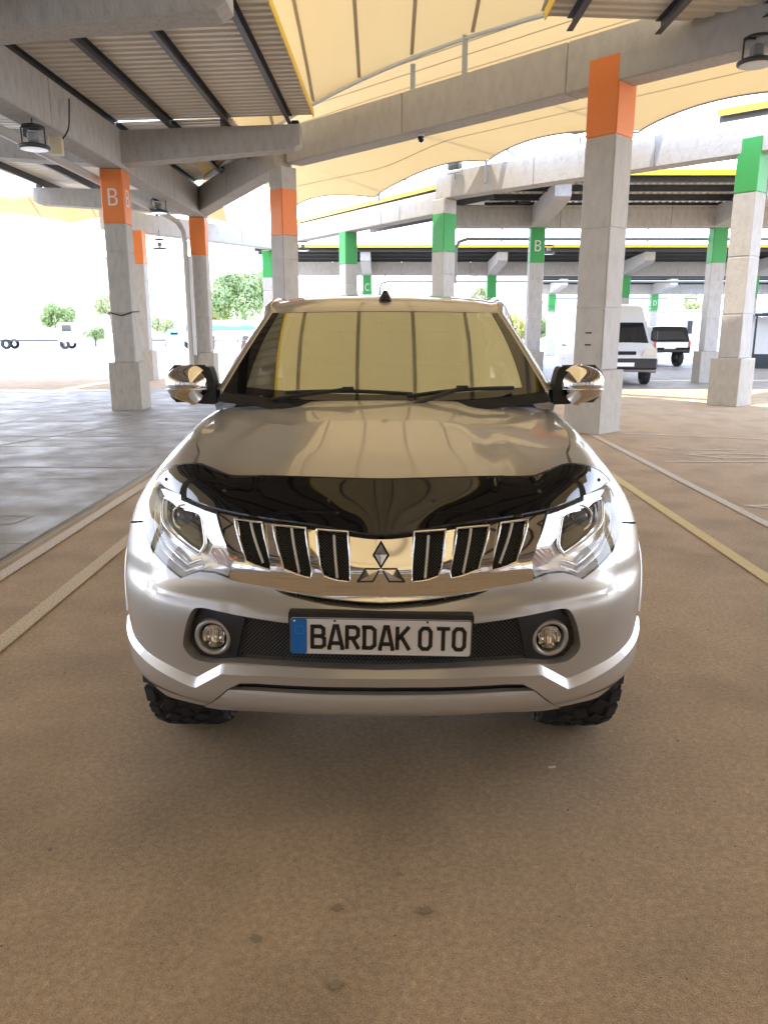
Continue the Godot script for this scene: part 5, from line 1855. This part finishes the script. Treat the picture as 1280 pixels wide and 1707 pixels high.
# ---------------------------------------------------------------- things outside
func tree(x: float, d: float, h: float, r: float, sd: int, leaves: int, leaf: float, m: Material, label: String) -> void:
	var o := thing("tree", label, "tree", at(x, 0, -d), "trees round the market")
	var rng := RandomNumberGenerator.new()
	rng.seed = sd
	var mb := MB.new()
	var crown_y := h - r * 0.95
	mb.tube(join([Vector3(0, -0.1, 0), Vector3(0.05 * r, crown_y * 0.4, 0), Vector3(-0.05 * r, crown_y, 0.03)], 5), 0.09 * r + 0.05, 8, false, 0.04 * r)
	var blobs := []
	for k in 16:
		var a := rng.randf() * TAU
		var e := rng.randf_range(-0.5, 1.0)
		var q := Vector3(cos(a) * cos(e), sin(e) * 0.9, sin(a) * cos(e)) * r * rng.randf_range(0.35, 0.78)
		blobs.append([q + Vector3(0, crown_y, 0), r * rng.randf_range(0.28, 0.45)])
		mb.tube([Vector3(0, crown_y * 0.75, 0), (q + Vector3(0, crown_y, 0)) * 0.6 + Vector3(0, crown_y * 0.3, 0), q + Vector3(0, crown_y, 0)], 0.03 * r, 5, false, 0.01)
	put(mb, "trunk", M.bark, o)
	mb = MB.new()
	for k in leaves:
		var b: Array = blobs[rng.randi() % blobs.size()]
		var n := Vector3(rng.randfn(), rng.randfn(), rng.randfn()).normalized()
		var p: Vector3 = b[0] + n * b[1] * pow(rng.randf(), 0.35)
		var u := n.cross(Vector3(rng.randfn(), rng.randfn(), rng.randfn())).normalized()
		var w := (n + Vector3(rng.randfn(), rng.randfn(), rng.randfn()) * 0.5).cross(u).normalized()
		var s := leaf * rng.randf_range(0.6, 1.3)
		mb.quad(p - u * s, p + w * s * 0.5, p + u * s, p - w * s * 0.5)
	put(mb, "crown", m, o)

func car_body(o: Node3D, sec: Array, w: float, m: Material, called := "body") -> void:
	# side outline (z forward, y) swept across, narrowed at the top
	var mb := MB.new()
	var rows := []
	for i in 7:
		var a := -1.0 + i / 3.0
		var row := PackedVector3Array()
		for q: Vector2 in sec:
			row.append(Vector3(a * w * 0.5 * (1.0 - 0.10 * smoothstep(0.9, 1.6, q.y)), q.y - 0.03 * pow(absf(a), 4.0), q.x))
		rows.append(row)
	mb.grid(rows, true)
	for i in [0, 6]:
		var poly := PackedVector2Array()
		for q: Vector2 in sec:
			poly.append(q)
		var ids := Geometry2D.triangulate_polygon(poly)
		for k in range(0, ids.size(), 3):
			mb.tri(rows[i][ids[k]], rows[i][ids[k + 1]], rows[i][ids[k + 2]])
	put(mb, called, m, o)

func small_wheel(o: Node3D, p: Vector3, r: float, w: float) -> void:
	var root := Node3D.new()
	root.name = "wheel"
	o.add_child(root, true)
	root.position = p
	var ax := Basis(Vector3.FORWARD, PI / 2 * signf(p.x))
	var mb := MB.new()
	mb.lathe(Vector3.ZERO, [Vector2(r * 0.6, -w * 0.45), Vector2(r * 0.92, -w * 0.5), Vector2(r, -w * 0.35), Vector2(r, w * 0.35), Vector2(r * 0.92, w * 0.5), Vector2(r * 0.6, w * 0.45)], 24, ax)
	put(mb, "tyre", M.rubber, root)
	mb = MB.new()
	mb.lathe(Vector3.ZERO, [Vector2(0.0, w * 0.30), Vector2(r * 0.35, w * 0.28), Vector2(r * 0.62, w * 0.42), Vector2(r * 0.6, -w * 0.4)], 18, ax)
	put(mb, "rim", M.alloy, root)

func van() -> void:
	var o := thing("delivery_van", "cream-fronted white high-roof delivery van parked behind the diagonal orange column", "van", at(6.86, 0, -22.55, -0.07))
	# z=0 at the nose, negative towards the rear
	var sec := [Vector2(-5.5, 0.45), Vector2(-0.15, 0.40), Vector2(0.0, 0.5), Vector2(0.0, 0.85), Vector2(-0.12, 1.05), Vector2(-0.75, 1.25), Vector2(-1.35, 1.95), Vector2(-1.75, 2.28), Vector2(-2.3, 2.36), Vector2(-5.4, 2.36), Vector2(-5.55, 2.2)]
	car_body(o, sec, 1.98, M.van_white)
	var mb := MB.new()
	mb.prism(PackedVector2Array([Vector2(-0.86, 1.22), Vector2(0.86, 1.22), Vector2(0.79, 1.98), Vector2(-0.79, 1.98)]), 0.0, 0.015, Transform3D(Basis(Vector3.RIGHT, -0.70), Vector3(0, -0.02 + 0.30, 0.10)) )
	var wsn := put(mb, "windscreen", M.dark_glass, o)
	wsn.transform = Transform3D()
	mb = MB.new()
	mb.box(Vector3(0, 0.63, 0.02), Vector3(1.96, 0.32, 0.14), 0.05)
	put(mb, "bumper", M.black_plastic, o)
	mb = MB.new()
	mb.box(Vector3(0, 0.94, -0.02), Vector3(0.75, 0.10, 0.05), 0.02)
	put(mb, "grille", M.black_matt, o)
	for sx in [-1.0, 1.0]:
		mb = MB.new()
		mb.prism(PackedVector2Array([Vector2(-0.19, -0.10), Vector2(0.20, -0.08), Vector2(0.22, 0.14), Vector2(-0.10, 0.10)]), -0.02, 0.02, Transform3D(Basis(Vector3(sx, 0, 0), Vector3.UP, Vector3(0, 0, 1)), Vector3(sx * 0.72, 0.95, 0.0)))
		put(mb, "headlight", M.lamp_white_soft, o)
		mb = MB.new()
		mb.box(Vector3(sx * 1.12, 1.42, -1.05), Vector3(0.2, 0.32, 0.10), 0.04)
		put(mb, "door_mirror", M.black_plastic, o)
		for z: float in [-0.9, -4.5]:
			small_wheel(o, Vector3(sx * 0.87, 0.34, z), 0.34, 0.22)
		mb = MB.new()
		mb.bar(Vector3(sx * 0.998, 1.08, -4.9), Vector3(sx * 0.998, 1.08, -4.2), 0.012, 0.05)
		put(mb, "door_rail", M.black_plastic, o)
		mb = MB.new()
		mb.prism(PackedVector2Array([Vector2(-1.95, 1.28), Vector2(-1.05, 1.28), Vector2(-1.5, 1.85), Vector2(-1.95, 1.9)]), -0.01, 0.01, Transform3D(Basis(Vector3(0, 0, 1), Vector3.UP, Vector3(-1, 0, 0)), Vector3(sx * 0.965, 0, 0)))
		put(mb, "side_window", M.dark_glass, o)
	mb = MB.new()
	mb.box(Vector3(0.05, 0.62, 0.10), Vector3(0.52, 0.11, 0.02), 0.003)
	put(mb, "licence_plate", M.plate_white, o)

func offroader() -> void:
	var o := thing("parked_suv", "dark-topped silver off-roader seen from behind, under the D column", "suv", at(12.55, 0, -34.4, 0.12))
	# rear faces the camera: z=0 at the tailgate
	var sec := [Vector2(-4.6, 0.55), Vector2(0.0, 0.62), Vector2(0.05, 1.08), Vector2(-0.02, 1.12), Vector2(-0.32, 1.74), Vector2(-2.6, 1.78), Vector2(-3.2, 1.18), Vector2(-4.5, 1.08)]
	car_body(o, sec, 1.75, M.suv_dark)
	var mb := MB.new()
	mb.box(Vector3(0, 0.95, 0.05), Vector3(1.50, 0.26, 0.05), 0.03)
	put(mb, "tailgate", M.silver_plain, o)
	mb = MB.new()
	mb.box(Vector3(0, 0.70, 0.08), Vector3(1.6, 0.13, 0.14), 0.04)
	put(mb, "bumper", M.black_plastic, o)
	mb = MB.new()
	mb.prism(PackedVector2Array([Vector2(-0.66, 0.0), Vector2(0.66, 0.0), Vector2(0.56, 0.40), Vector2(-0.56, 0.40)]), 0, 0.02, Transform3D(Basis(Vector3.RIGHT, -0.45), Vector3(0, 1.17, 0.01)))
	put(mb, "rear_window", M.black_plastic, o)
	mb = MB.new()
	mb.box(Vector3(-0.1, 0.84, 0.09), Vector3(0.52, 0.11, 0.02))
	put(mb, "licence_plate", M.plate_white, o)
	for sx in [-1.0, 1.0]:
		mb = MB.new()
		mb.box(Vector3(sx * 0.80, 0.98, 0.06), Vector3(0.12, 0.26, 0.05), 0.02)
		put(mb, "tail_light", M.tail_red, o)
		for z: float in [-0.85, -3.6]:
			small_wheel(o, Vector3(sx * 0.76, 0.38, z), 0.38, 0.26)

func red_car() -> void:
	var o := thing("parked_car", "dark red hatchback behind the pickup's pillar", "car", at(6.15, 0, -32.0, 1.2))
	car_body(o, [Vector2(-3.9, 0.35), Vector2(-0.1, 0.35), Vector2(0.0, 0.6), Vector2(-0.1, 0.85), Vector2(-1.1, 0.98), Vector2(-1.7, 1.42), Vector2(-3.3, 1.46), Vector2(-3.95, 1.0)], 1.7, M.red_paint)
	for sx in [-1.0, 1.0]:
		var mb := MB.new()
		mb.prism(PackedVector2Array([Vector2(-3.3, 1.0), Vector2(-1.3, 1.0), Vector2(-1.8, 1.38), Vector2(-3.2, 1.4)]), -0.01, 0.01, Transform3D(Basis(Vector3(0, 0, 1), Vector3.UP, Vector3(-1, 0, 0)), Vector3(sx * 0.84, 0, 0)))
		put(mb, "side_window", M.dark_glass, o)
		for z: float in [-0.75, -3.2]:
			small_wheel(o, Vector3(sx * 0.74, 0.3, z), 0.3, 0.2)

func flatbed(x: float, d: float, turn: float, label: String) -> void:
	var o := thing("flatbed_truck", label, "truck", at(x, 0, -d, turn), "trucks parked in the sun")
	var mb := MB.new()
	mb.box(Vector3(0, 0.95, 0), Vector3(5.2, 0.22, 2.1), 0.03)
	put(mb, "bed", M.van_white, o)
	mb = MB.new()
	mb.box(Vector3(3.4, 1.35, 0), Vector3(1.5, 1.7, 2.0), 0.15)
	put(mb, "cab", M.van_white, o)
	mb = MB.new()
	mb.box(Vector3(3.5, 1.75, 1.003), Vector3(0.8, 0.55, 0.02))
	put(mb, "side_window", M.dark_glass, o)
	mb = MB.new()
	mb.bar(Vector3(-2.6, 0.72, 0.8), Vector3(3.0, 0.72, 0.8), 0.1, 0.14)
	mb.bar(Vector3(-2.6, 0.72, -0.8), Vector3(3.0, 0.72, -0.8), 0.1, 0.14)
	put(mb, "chassis", M.steel_dark, o)
	for q in [[-1.7, 0.85], [-1.7, -0.85], [3.2, 0.85], [3.2, -0.85]]:
		var root := Node3D.new()
		root.name = "wheel"
		o.add_child(root, true)
		root.transform = Transform3D(Basis(Vector3.UP, PI / 2), Vector3(q[0], 0.42, q[1]))
		mb = MB.new()
		mb.lathe(Vector3.ZERO, [Vector2(0.2, -0.12), Vector2(0.42, -0.12), Vector2(0.42, 0.12), Vector2(0.2, 0.12)], 20, Basis(Vector3.FORWARD, PI / 2))
		put(mb, "tyre", M.rubber, root)

func building(x: float, d: float, w: float, h: float, floors: int, m: Material, label: String, turn := 0.0, windows := false) -> void:
	var o := thing("apartment_building", label, "building", at(x, 0, -d, turn), "buildings beyond the market")
	var mb := MB.new()
	mb.box(Vector3(0, h * 0.5, -4), Vector3(w, h, 8), 0.05)
	put(mb, "wall", m, o)
	mb = MB.new()
	mb.box(Vector3(0, h + 0.15, -4), Vector3(w + 0.8, 0.3, 8.8), 0.05)
	put(mb, "roof", M.steel_grey, o)
	var n := int(w / 3.0)
	for f in floors:
		for k in (n if windows else 0):
			var cx := -w * 0.5 + (k + 0.5) * w / n
			var cy := (f + 0.55) * h / floors
			mb = MB.new()
			mb.box(Vector3(cx, cy, 0.02), Vector3(1.3, 1.3, 0.10), 0.0)
			var wn := put(mb, "window", M.satin_white, o)
			mb = MB.new()
			mb.box(Vector3(cx, cy, 0.06), Vector3(1.1, 1.1, 0.06), 0.0)
			put(mb, "pane", M.dark_glass, wn)
		mb = MB.new()
		mb.box(Vector3(-w * 0.5 + w / n, (f + 0.12) * h / floors, 0.6), Vector3(w / n * 1.6, 0.16, 1.2), 0.0)
		mb.box(Vector3(-w * 0.5 + w / n, (f + 0.12) * h / floors + 0.9, 1.17), Vector3(w / n * 1.6, 0.06, 0.06), 0.0)
		put(mb, "balcony", m, o)

func build_outside() -> void:
	tree(-11.7, 66, 7.4, 3.5, 3, 13000, 0.15, M.leaf_green, "round leafy tree beyond the drainpipe column")
	tree(-14.6, 67, 4.8, 1.9, 4, 2200, 0.14, M.leaf_yellow, "small yellowish tree beside the round leafy tree")
	tree(-31.0, 76, 4.6, 2.0, 5, 3200, 0.16, M.leaf_green, "bushy tree standing in the sun beyond the parked flatbed")
	tree(-28.2, 77, 2.2, 1.1, 6, 1400, 0.13, M.leaf_green, "low bush next to the sunlit bushy tree")
	tree(-33.0, 96, 6.6, 2.4, 16, 2500, 0.18, M.leaf_hazed, "pale tree coloured for haze behind the sunlit bushy tree")
	tree(-21.6, 78, 3.3, 1.5, 7, 2000, 0.15, M.leaf_hazed, "pale shrub coloured for haze beyond the hidden orange column")
	tree(-17.5, 80, 3.5, 1.6, 8, 2200, 0.15, M.leaf_hazed, "pale shrub coloured for haze beyond the recycling bin")
	tree(11.4, 70, 3.4, 1.8, 9, 2400, 0.15, M.leaf_yellow, "leafy shrub seen between the B column and the van")
	tree(13.6, 71, 3.0, 1.5, 10, 2000, 0.15, M.leaf_green, "green shrub seen just beside the van")
	tree(9.2, 74, 6.2, 1.5, 11, 900, 0.2, M.leaf_hazed, "thin pale tree rising behind the pickup roof")
	tree(33.0, 84, 6.0, 2.2, 12, 2200, 0.18, M.leaf_hazed, "pale tree behind the white cabins")
	building(-37.5, 104, 14, 10.5, 4, M.plaster, "pale four-storey block with balconies behind the haze-coloured tree", 0.1)
	building(26, 110, 26, 9, 3, M.plaster, "pale three-storey block behind the white cabins")
	building(-3, 120, 18, 7, 2, M.plaster, "low pale block far behind the C column")
	building(-2, -27, 60, 7.0, 2, M.plaster, "long plastered market hall facing the pickup's nose", PI, true)
	building(-24, -17, 30, 7.0, 2, M.plaster, "added unseen plastered block screening the sky on the open side, beyond the pickup's nose", PI / 2)  # added out of view: blocks sky light, pale walls bounce some back
	building(22, -17, 30, 7.0, 2, M.plaster, "added unseen plastered block screening the sky across the lane, beyond the pickup's nose", -PI / 2)  # its added twin, shuts out the sky on the other side
	van()
	offroader()
	red_car()
	flatbed(-30.5, 68, 0.05, "white flatbed truck parked in the sun")
	flatbed(-20.5, 70, 0.1, "white flatbed truck parked behind the B-lettered column")
	# recycling bin
	var o := thing("recycling_bin", "pale blue recycling bin standing in the sun", "bin", at(-14.7, 0, -55.5, 0.2))
	var mb := MB.new()
	mb.prism(PackedVector2Array([Vector2(-0.55, 0.1), Vector2(0.55, 0.1), Vector2(0.65, 1.3), Vector2(0.4, 1.65), Vector2(-0.4, 1.65), Vector2(-0.65, 1.3)]), -0.5, 0.5)
	put(mb, "tub", M.bin_blue, o)
	mb = MB.new()
	mb.box(Vector3(0, 1.35, 0.52), Vector3(0.5, 0.16, 0.04), 0.01)
	put(mb, "slot", M.black_matt, o)
	# market stall with a striped cloth
	o = thing("market_stall", "white and green striped stall roof behind the pickup's pillar", "stall", at(-9.6, 0, -52, 0.0))
	for k in 3:
		mb = MB.new()
		mb.box(Vector3(0, 2.05 - k * 0.34, 0.6 + k * 0.35), Vector3(5.0, 0.30, 0.06), 0.02)
		put(mb, "awning_stripe", [M.satin_white, M.stall_green, M.satin_white][k], o)
	for sx in [-2.3, 0.0, 2.3]:
		mb = MB.new()
		mb.tube([Vector3(sx, 0, 0.2), Vector3(sx, 2.2, 0.2)], 0.04, 6)
		put(mb, "post", M.steel_grey, o)
	mb = MB.new()
	mb.box(Vector3(0, 0.9, 0.3), Vector3(4.8, 0.08, 1.0), 0.01)
	put(mb, "counter", M.steel_dark, o)
	# white cabins and the glazed booth on the right
	for q in [[19.0, 45.5, 5.0, "white prefabricated cabin beside the off-roader"], [25.5, 46.0, 5.0, "second white prefabricated cabin, by the glazed booth"]]:
		o = thing("site_cabin", q[3], "cabin", at(q[0], 0, -q[1], -0.1), "white cabins")
		mb = MB.new()
		mb.box(Vector3(0, 1.3, -1.3), Vector3(q[2], 2.6, 2.6), 0.04)
		put(mb, "wall", M.cabin_white, o)
		mb = MB.new()
		mb.box(Vector3(0, 2.66, -1.3), Vector3(q[2] + 0.15, 0.12, 2.75), 0.02)
		put(mb, "roof", M.cabin_blue, o)
		for sx in [-1.4, 1.2]:
			mb = MB.new()
			mb.box(Vector3(sx, 1.75, 0.012), Vector3(0.34, 0.8, 0.05), 0.0)
			var wn := put(mb, "window", M.steel_grey, o)
			mb = MB.new()
			mb.box(Vector3(sx, 1.75, 0.03), Vector3(0.26, 0.7, 0.04), 0.0)
			put(mb, "pane", M.dark_glass, wn)
	o = thing("glazed_booth", "dark-framed glazed booth under the E column", "booth", at(16.9, 0, -33.5, -0.25))
	mb = MB.new()
	for q in [[-1.2, 0.6], [0.0, 0.6], [1.2, 0.6], [-1.2, -1.2], [1.2, -1.2]]:
		mb.box(Vector3(q[0], 1.1, q[1]), Vector3(0.08, 2.2, 0.08))
	mb.box(Vector3(0, 2.22, -0.3), Vector3(2.6, 0.1, 2.0), 0.02)
	mb.box(Vector3(0, 0.3, 0.6), Vector3(2.4, 0.6, 0.06), 0.0)
	put(mb, "frame", M.booth_frame, o)
	for sx in [-0.6, 0.6]:
		mb = MB.new()
		mb.box(Vector3(sx, 1.4, 0.6), Vector3(1.1, 1.5, 0.015))
		put(mb, "pane", M.clear, o)
	mb = MB.new()
	mb.box(Vector3(0, 1.1, -1.2), Vector3(2.4, 2.1, 0.05))
	put(mb, "back_wall", M.cabin_white, o)
	# low garden wall in front of the shrubs
	o = thing("boundary_wall", "low white boundary wall beneath the shrubs", "wall", at(0, 0, -82))
	mb = MB.new()
	mb.box(Vector3(-10, 0.6, 0), Vector3(90, 1.2, 0.25), 0.02)
	put(mb, "wall_body", M.plaster, o)
	mb = MB.new()
	mb.box(Vector3(-10, 1.24, 0), Vector3(90, 0.08, 0.35), 0.01)
	put(mb, "coping", M.plaster, o)

# ---------------------------------------------------------------- everything
func build_materials() -> void:
	var m: StandardMaterial3D
	# pickup
	m = mat("paint", lin(0.43, 0.41, 0.38), 0.36, 0.40)
	m.clearcoat_enabled = true
	m.clearcoat = 1.0
	m.clearcoat_roughness = 0.03
	m = mat("paint_light", lin(0.46, 0.445, 0.42), 0.36, 0.35)
	m.clearcoat_enabled = true
	m.clearcoat = 0.5
	m.clearcoat_roughness = 0.08
	mat("chrome", lin(0.80, 0.79, 0.78), 0.05, 1.0)
	mat("reflector", lin(0.86, 0.86, 0.86), 0.14, 0.45)
	mat("black_gloss", lin(0.006, 0.006, 0.007), 0.03)
	mat("dark_gloss", lin(0.012, 0.012, 0.013), 0.10)
	mat("black_gloss_wire", lin(0.075, 0.075, 0.075), 0.35)
	mat("black_plastic", lin(0.013, 0.013, 0.015), 0.55)
	mat("black_matt", lin(0.005, 0.005, 0.006), 0.9)
	mat("satin_white", lin(0.72, 0.71, 0.69), 0.35)
	m = mat("lamp_white", lin(0.82, 0.84, 0.86), 0.10, 0.6)
	m.emission_enabled = true
	m.emission = Color(0.90, 0.96, 1.0)
	m.emission_energy_multiplier = 0.7
	mat("satin_silver", lin(0.42, 0.41, 0.40), 0.3, 0.5)
	mat("lamp_white_soft", lin(0.5, 0.45, 0.36), 0.2)
	mat("lamp_rose", lin(0.66, 0.54, 0.53), 0.12, 0.7)
	mat("lens_dark", lin(0.05, 0.06, 0.07), 0.02)
	m = mat("clear", lin(1, 1, 1, 0.03), 0.02)
	m.transparency = BaseMaterial3D.TRANSPARENCY_ALPHA
	m = mat("windscreen", lin(0.42, 0.445, 0.35, 0.0), 0.02, 0.86)
	m.transparency = BaseMaterial3D.TRANSPARENCY_ALPHA
	m = mat("side_glass", lin(0.02, 0.03, 0.03, 0.65), 0.02)
	m.transparency = BaseMaterial3D.TRANSPARENCY_ALPHA
	m = mat("privacy_glass", lin(0.008, 0.009, 0.010, 0.93), 0.02)
	m.transparency = BaseMaterial3D.TRANSPARENCY_ALPHA
	mat("dark_glass", lin(0.010, 0.012, 0.013), 0.03)
	mat("dark_metal", lin(0.06, 0.06, 0.06), 0.35, 0.7)
	mat("alloy", lin(0.35, 0.35, 0.36), 0.3, 0.9)
	mat("plate_white", lin(0.70, 0.68, 0.67), 0.4)
	mat("plate_blue", lin(0.005, 0.14, 0.50), 0.35)
	mat("plate_cyan", lin(0.03, 0.28, 0.65), 0.35)
	mat("plate_black", lin(0.008, 0.008, 0.008), 0.4)
	mat("dash", lin(0.02, 0.02, 0.022), 0.8)
	mat("seat", lin(0.045, 0.045, 0.05), 0.85)
	mat("trim_grey", lin(0.30, 0.29, 0.27), 0.8)
	m = mat("rubber", lin(0.018, 0.018, 0.019), 0.85)
	# concrete: blotches plus fine grain
	var blot := ntex(noise(0.012, 5, 11), [[0.0, lin(0.36, 0.342, 0.315)], [0.3, lin(0.42, 0.40, 0.37)], [0.6, lin(0.45, 0.43, 0.40)], [1.0, lin(0.48, 0.46, 0.43)]], 768)
	var grain := ntex(noise(0.09, 4, 12), [[0.0, Color(0.80, 0.79, 0.78)], [0.3, Color(0.95, 0.95, 0.945)], [0.6, Color(1, 1, 1)], [1.0, Color(0.94, 0.94, 0.93)]], 768)
	var bump := ntex(noise(0.05, 5, 13), [], 512)
	for c in [["concrete", Color(1, 1, 1), 0.45], ["concrete_base", lin(0.95, 0.92, 0.86), 0.6]]:
		m = mat(c[0], c[1], 0.85)
		m.albedo_texture = blot
		tri_map(m, c[2])
		m.uv1_scale = Vector3(c[2] * 1.6, c[2] * 0.6, c[2] * 1.6)
		detail(m, grain, 0.9)
		m.heightmap_enabled = true
		m.heightmap_texture = bump
		m.heightmap_scale = 0.5
	for c in [["orange", lin(0.74, 0.20, 0.035)], ["green", lin(0.035, 0.30, 0.065)]]:
		m = mat(c[0], c[1], 0.55)
		m.uv1_triplanar = true
		m.uv1_world_triplanar = true
		detail(m, grain, 0.6)
	mat("sign_white", lin(0.62, 0.60, 0.55), 0.6)
	mat("yellow", lin(0.78, 0.52, 0.015), 0.4)
	m = mat("deck", lin(0.78, 0.74, 0.66), 0.5, 0.0)
	mat("steel_dark", lin(0.045, 0.047, 0.05), 0.5)
	mat("steel_grey", lin(0.22, 0.23, 0.23), 0.5)
	mat("steel_light", lin(0.50, 0.53, 0.56), 0.5)
	mat("steel_paint", lin(0.36, 0.39, 0.40), 0.45)
	mat("pipe", lin(0.42, 0.40, 0.36), 0.5)
	mat("pipe_white", lin(0.62, 0.62, 0.63), 0.4)
	mat("lamp_off", lin(0.55, 0.55, 0.52), 0.25)
	mat("cream", lin(0.55, 0.48, 0.32), 0.5)
	m = mat("fabric", lin(0.62, 0.48, 0.25), 0.75)
	m.backlight_enabled = true
	m.backlight = lin(0.150, 0.104, 0.046)
	m.cull_mode = BaseMaterial3D.CULL_DISABLED
	m = mat("fabric_seam", lin(0.42, 0.36, 0.26), 0.8)
	m.backlight_enabled = true
	m.backlight = lin(0.09, 0.068, 0.04)
	# floors
	# asphalt: bound grit of several sizes
	var na: PackedByteArray = noise(0.16, 3, 31, FastNoiseLite.TYPE_SIMPLEX).get_seamless_image(1024, 1024).get_data()
	var nb: PackedByteArray = noise(0.45, 2, 35, FastNoiseLite.TYPE_VALUE).get_seamless_image(1024, 1024).get_data()
	var nc: PackedByteArray = noise(0.03, 3, 36).get_seamless_image(1024, 1024).get_data()
	var col := PackedByteArray()
	var hgt := PackedByteArray()
	col.resize(1024 * 1024 * 3)
	hgt.resize(1024 * 1024)
	for k in 1024 * 1024:
		var a := na[k] / 255.0
		var b := nb[k] / 255.0
		var g := 0.775 + 0.20 * (a - 0.5) + 0.22 * (b - 0.5) + 0.15 * (nc[k] / 255.0 - 0.5)
		if b > 0.80 and a > 0.5:
			g += 0.14
		elif b < 0.2 and a < 0.42:
			g -= 0.12
		col[k * 3] = clampi(int(g * 0.865 * 255.0), 20, 255)
		col[k * 3 + 1] = clampi(int(g * 0.738 * 255.0), 18, 255)
		col[k * 3 + 2] = clampi(int(g * 0.570 * 255.0), 15, 255)
		hgt[k] = clampi(int((0.6 * a + 0.4 * b) * 255.0), 0, 255)
	var tar := ImageTexture.create_from_image(Image.create_from_data(1024, 1024, false, Image.FORMAT_RGB8, col))
	var tarbump := ImageTexture.create_from_image(Image.create_from_data(1024, 1024, false, Image.FORMAT_L8, hgt))
	var patch := ntex(noise(0.010, 4, 32), [[0.0, Color(0.86, 0.855, 0.85)], [0.4, Color(0.95, 0.95, 0.945)], [0.65, Color(1, 1, 1)], [1.0, Color(0.95, 0.95, 0.945)]], 768)
	m = mat("asphalt", Color(1, 1, 1), 0.85)
	m.albedo_texture = tar
	tri_map(m, 1.1)
	detail(m, patch, 0.16)
	m.heightmap_enabled = true
	m.heightmap_texture = tarbump
	m.heightmap_scale = 0.35
	m = mat("slab", lin(1, 0.98, 0.95), 0.72)
	m.albedo_texture = ntex(noise(0.014, 5, 41), [[0.0, lin(0.17, 0.155, 0.14)], [0.45, lin(0.245, 0.228, 0.21)], [1.0, lin(0.33, 0.31, 0.285)]], 768)
	tri_map(m, 0.22)
	detail(m, grain, 0.7)
	m.roughness_texture = ntex(noise(0.012, 4, 42), [[0.0, Color(0.62, 0.62, 0.62)], [1.0, Color(1, 1, 1)]], 512)
	m = mat("pale_ground", lin(1, 1, 1), 0.9)
	m.albedo_texture = ntex(noise(0.02, 5, 51), [[0.0, lin(0.36, 0.34, 0.31)], [1.0, lin(0.50, 0.48, 0.445)]], 512)
	tri_map(m, 0.05)
	# worn paints: paint where it holds, floor where it has gone
	for c in [["paint_yellow", lin(0.62, 0.47, 0.16), 0.30], ["paint_worn_yellow", lin(0.60, 0.49, 0.31), 0.42], ["paint_worn_white", lin(0.60, 0.53, 0.42), 0.42], ["strip_white", lin(0.75, 0.74, 0.72), 0.1], ["paint_faint", lin(0.42, 0.40, 0.37), 0.40]]:
		m = mat(c[0], Color(1, 1, 1), 0.7)
		var floor_c := lin(0.37, 0.29, 0.19) if c[0] != "paint_faint" else lin(0.26, 0.245, 0.225)
		m.albedo_texture = ntex(noise(0.11, 4, 61), [[0.0, floor_c], [c[2] - 0.05, floor_c], [c[2] + 0.10, c[1]], [1.0, c[1]]], 512)
		tri_map(m, 1.3)
	mat("stain", lin(0.25, 0.19, 0.115), 0.7)
	m = mat("chips", Color(1, 1, 1), 0.85)
	m.vertex_color_use_as_albedo = true
	# outside
	for c in [["leaf_green", 0.12, 0.16, 0.075], ["leaf_yellow", 0.18, 0.18, 0.06], ["leaf_hazed", 0.20, 0.22, 0.14]]:  # third leaf tone is paled: distant haze put into the colour
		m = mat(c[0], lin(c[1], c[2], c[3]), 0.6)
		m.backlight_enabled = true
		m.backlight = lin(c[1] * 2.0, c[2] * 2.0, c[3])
	mat("bark", lin(0.11, 0.085, 0.06), 0.9)
	mat("plaster", lin(0.75, 0.74, 0.71), 0.85)
	m = mat("van_white", lin(0.50, 0.475, 0.43), 0.35)
	mat("suv_dark", lin(0.025, 0.026, 0.03), 0.2)
	mat("silver_plain", lin(0.42, 0.42, 0.42), 0.3, 0.5)
	mat("tail_red", lin(0.30, 0.02, 0.02), 0.2)
	mat("red_paint", lin(0.16, 0.015, 0.02), 0.25)
	mat("bin_blue", lin(0.25, 0.48, 0.50), 0.5)
	mat("stall_green", lin(0.10, 0.36, 0.24), 0.7)
	mat("cabin_white", lin(0.72, 0.73, 0.74), 0.6)
	mat("cabin_blue", lin(0.30, 0.38, 0.50), 0.6)
	mat("booth_frame", lin(0.02, 0.03, 0.035), 0.4)

func _ready() -> void:
	var cam := Camera3D.new()
	cam.name = "camera"
	cam.fov = 67.3
	cam.near = 0.05
	cam.far = 900.0
	cam.transform = Transform3D(Basis(Vector3.RIGHT, deg_to_rad(-13.3)), Vector3(0, 1.58, 0))
	add_child(cam)
	cam.current = true
	var env := Environment.new()
	env.background_mode = Environment.BG_SKY
	var sky := Sky.new()
	var sm := ProceduralSkyMaterial.new()
	sm.sky_top_color = Color(0.56, 0.64, 0.78)
	sm.sky_horizon_color = Color(0.93, 0.93, 0.93)
	sm.sky_curve = 0.14
	sm.ground_bottom_color = Color(0.55, 0.53, 0.50)
	sm.ground_horizon_color = Color(0.80, 0.80, 0.80)
	sm.sky_energy_multiplier = 2.25
	sky.sky_material = sm
	env.sky = sky
	env.tonemap_mode = Environment.TONE_MAPPER_LINEAR
	env.tonemap_exposure = 2.25
	env.sdfgi_enabled = true
	env.ssao_enabled = true
	env.ssil_enabled = true
	var we := WorldEnvironment.new()
	we.name = "world"
	we.environment = env
	add_child(we)
	var sun := DirectionalLight3D.new()
	sun.name = "sun"
	sun.light_energy = 1.6
	sun.light_color = Color(1.0, 0.96, 0.90)
	sun.light_angular_distance = 0.5
	sun.shadow_enabled = true
	add_child(sun)
	sun.look_at_from_position(Vector3(-1.6, 9, 1.0), Vector3.ZERO)
	build_materials()
	build_ground()
	build_canopy()
	build_truck()
	build_outside()
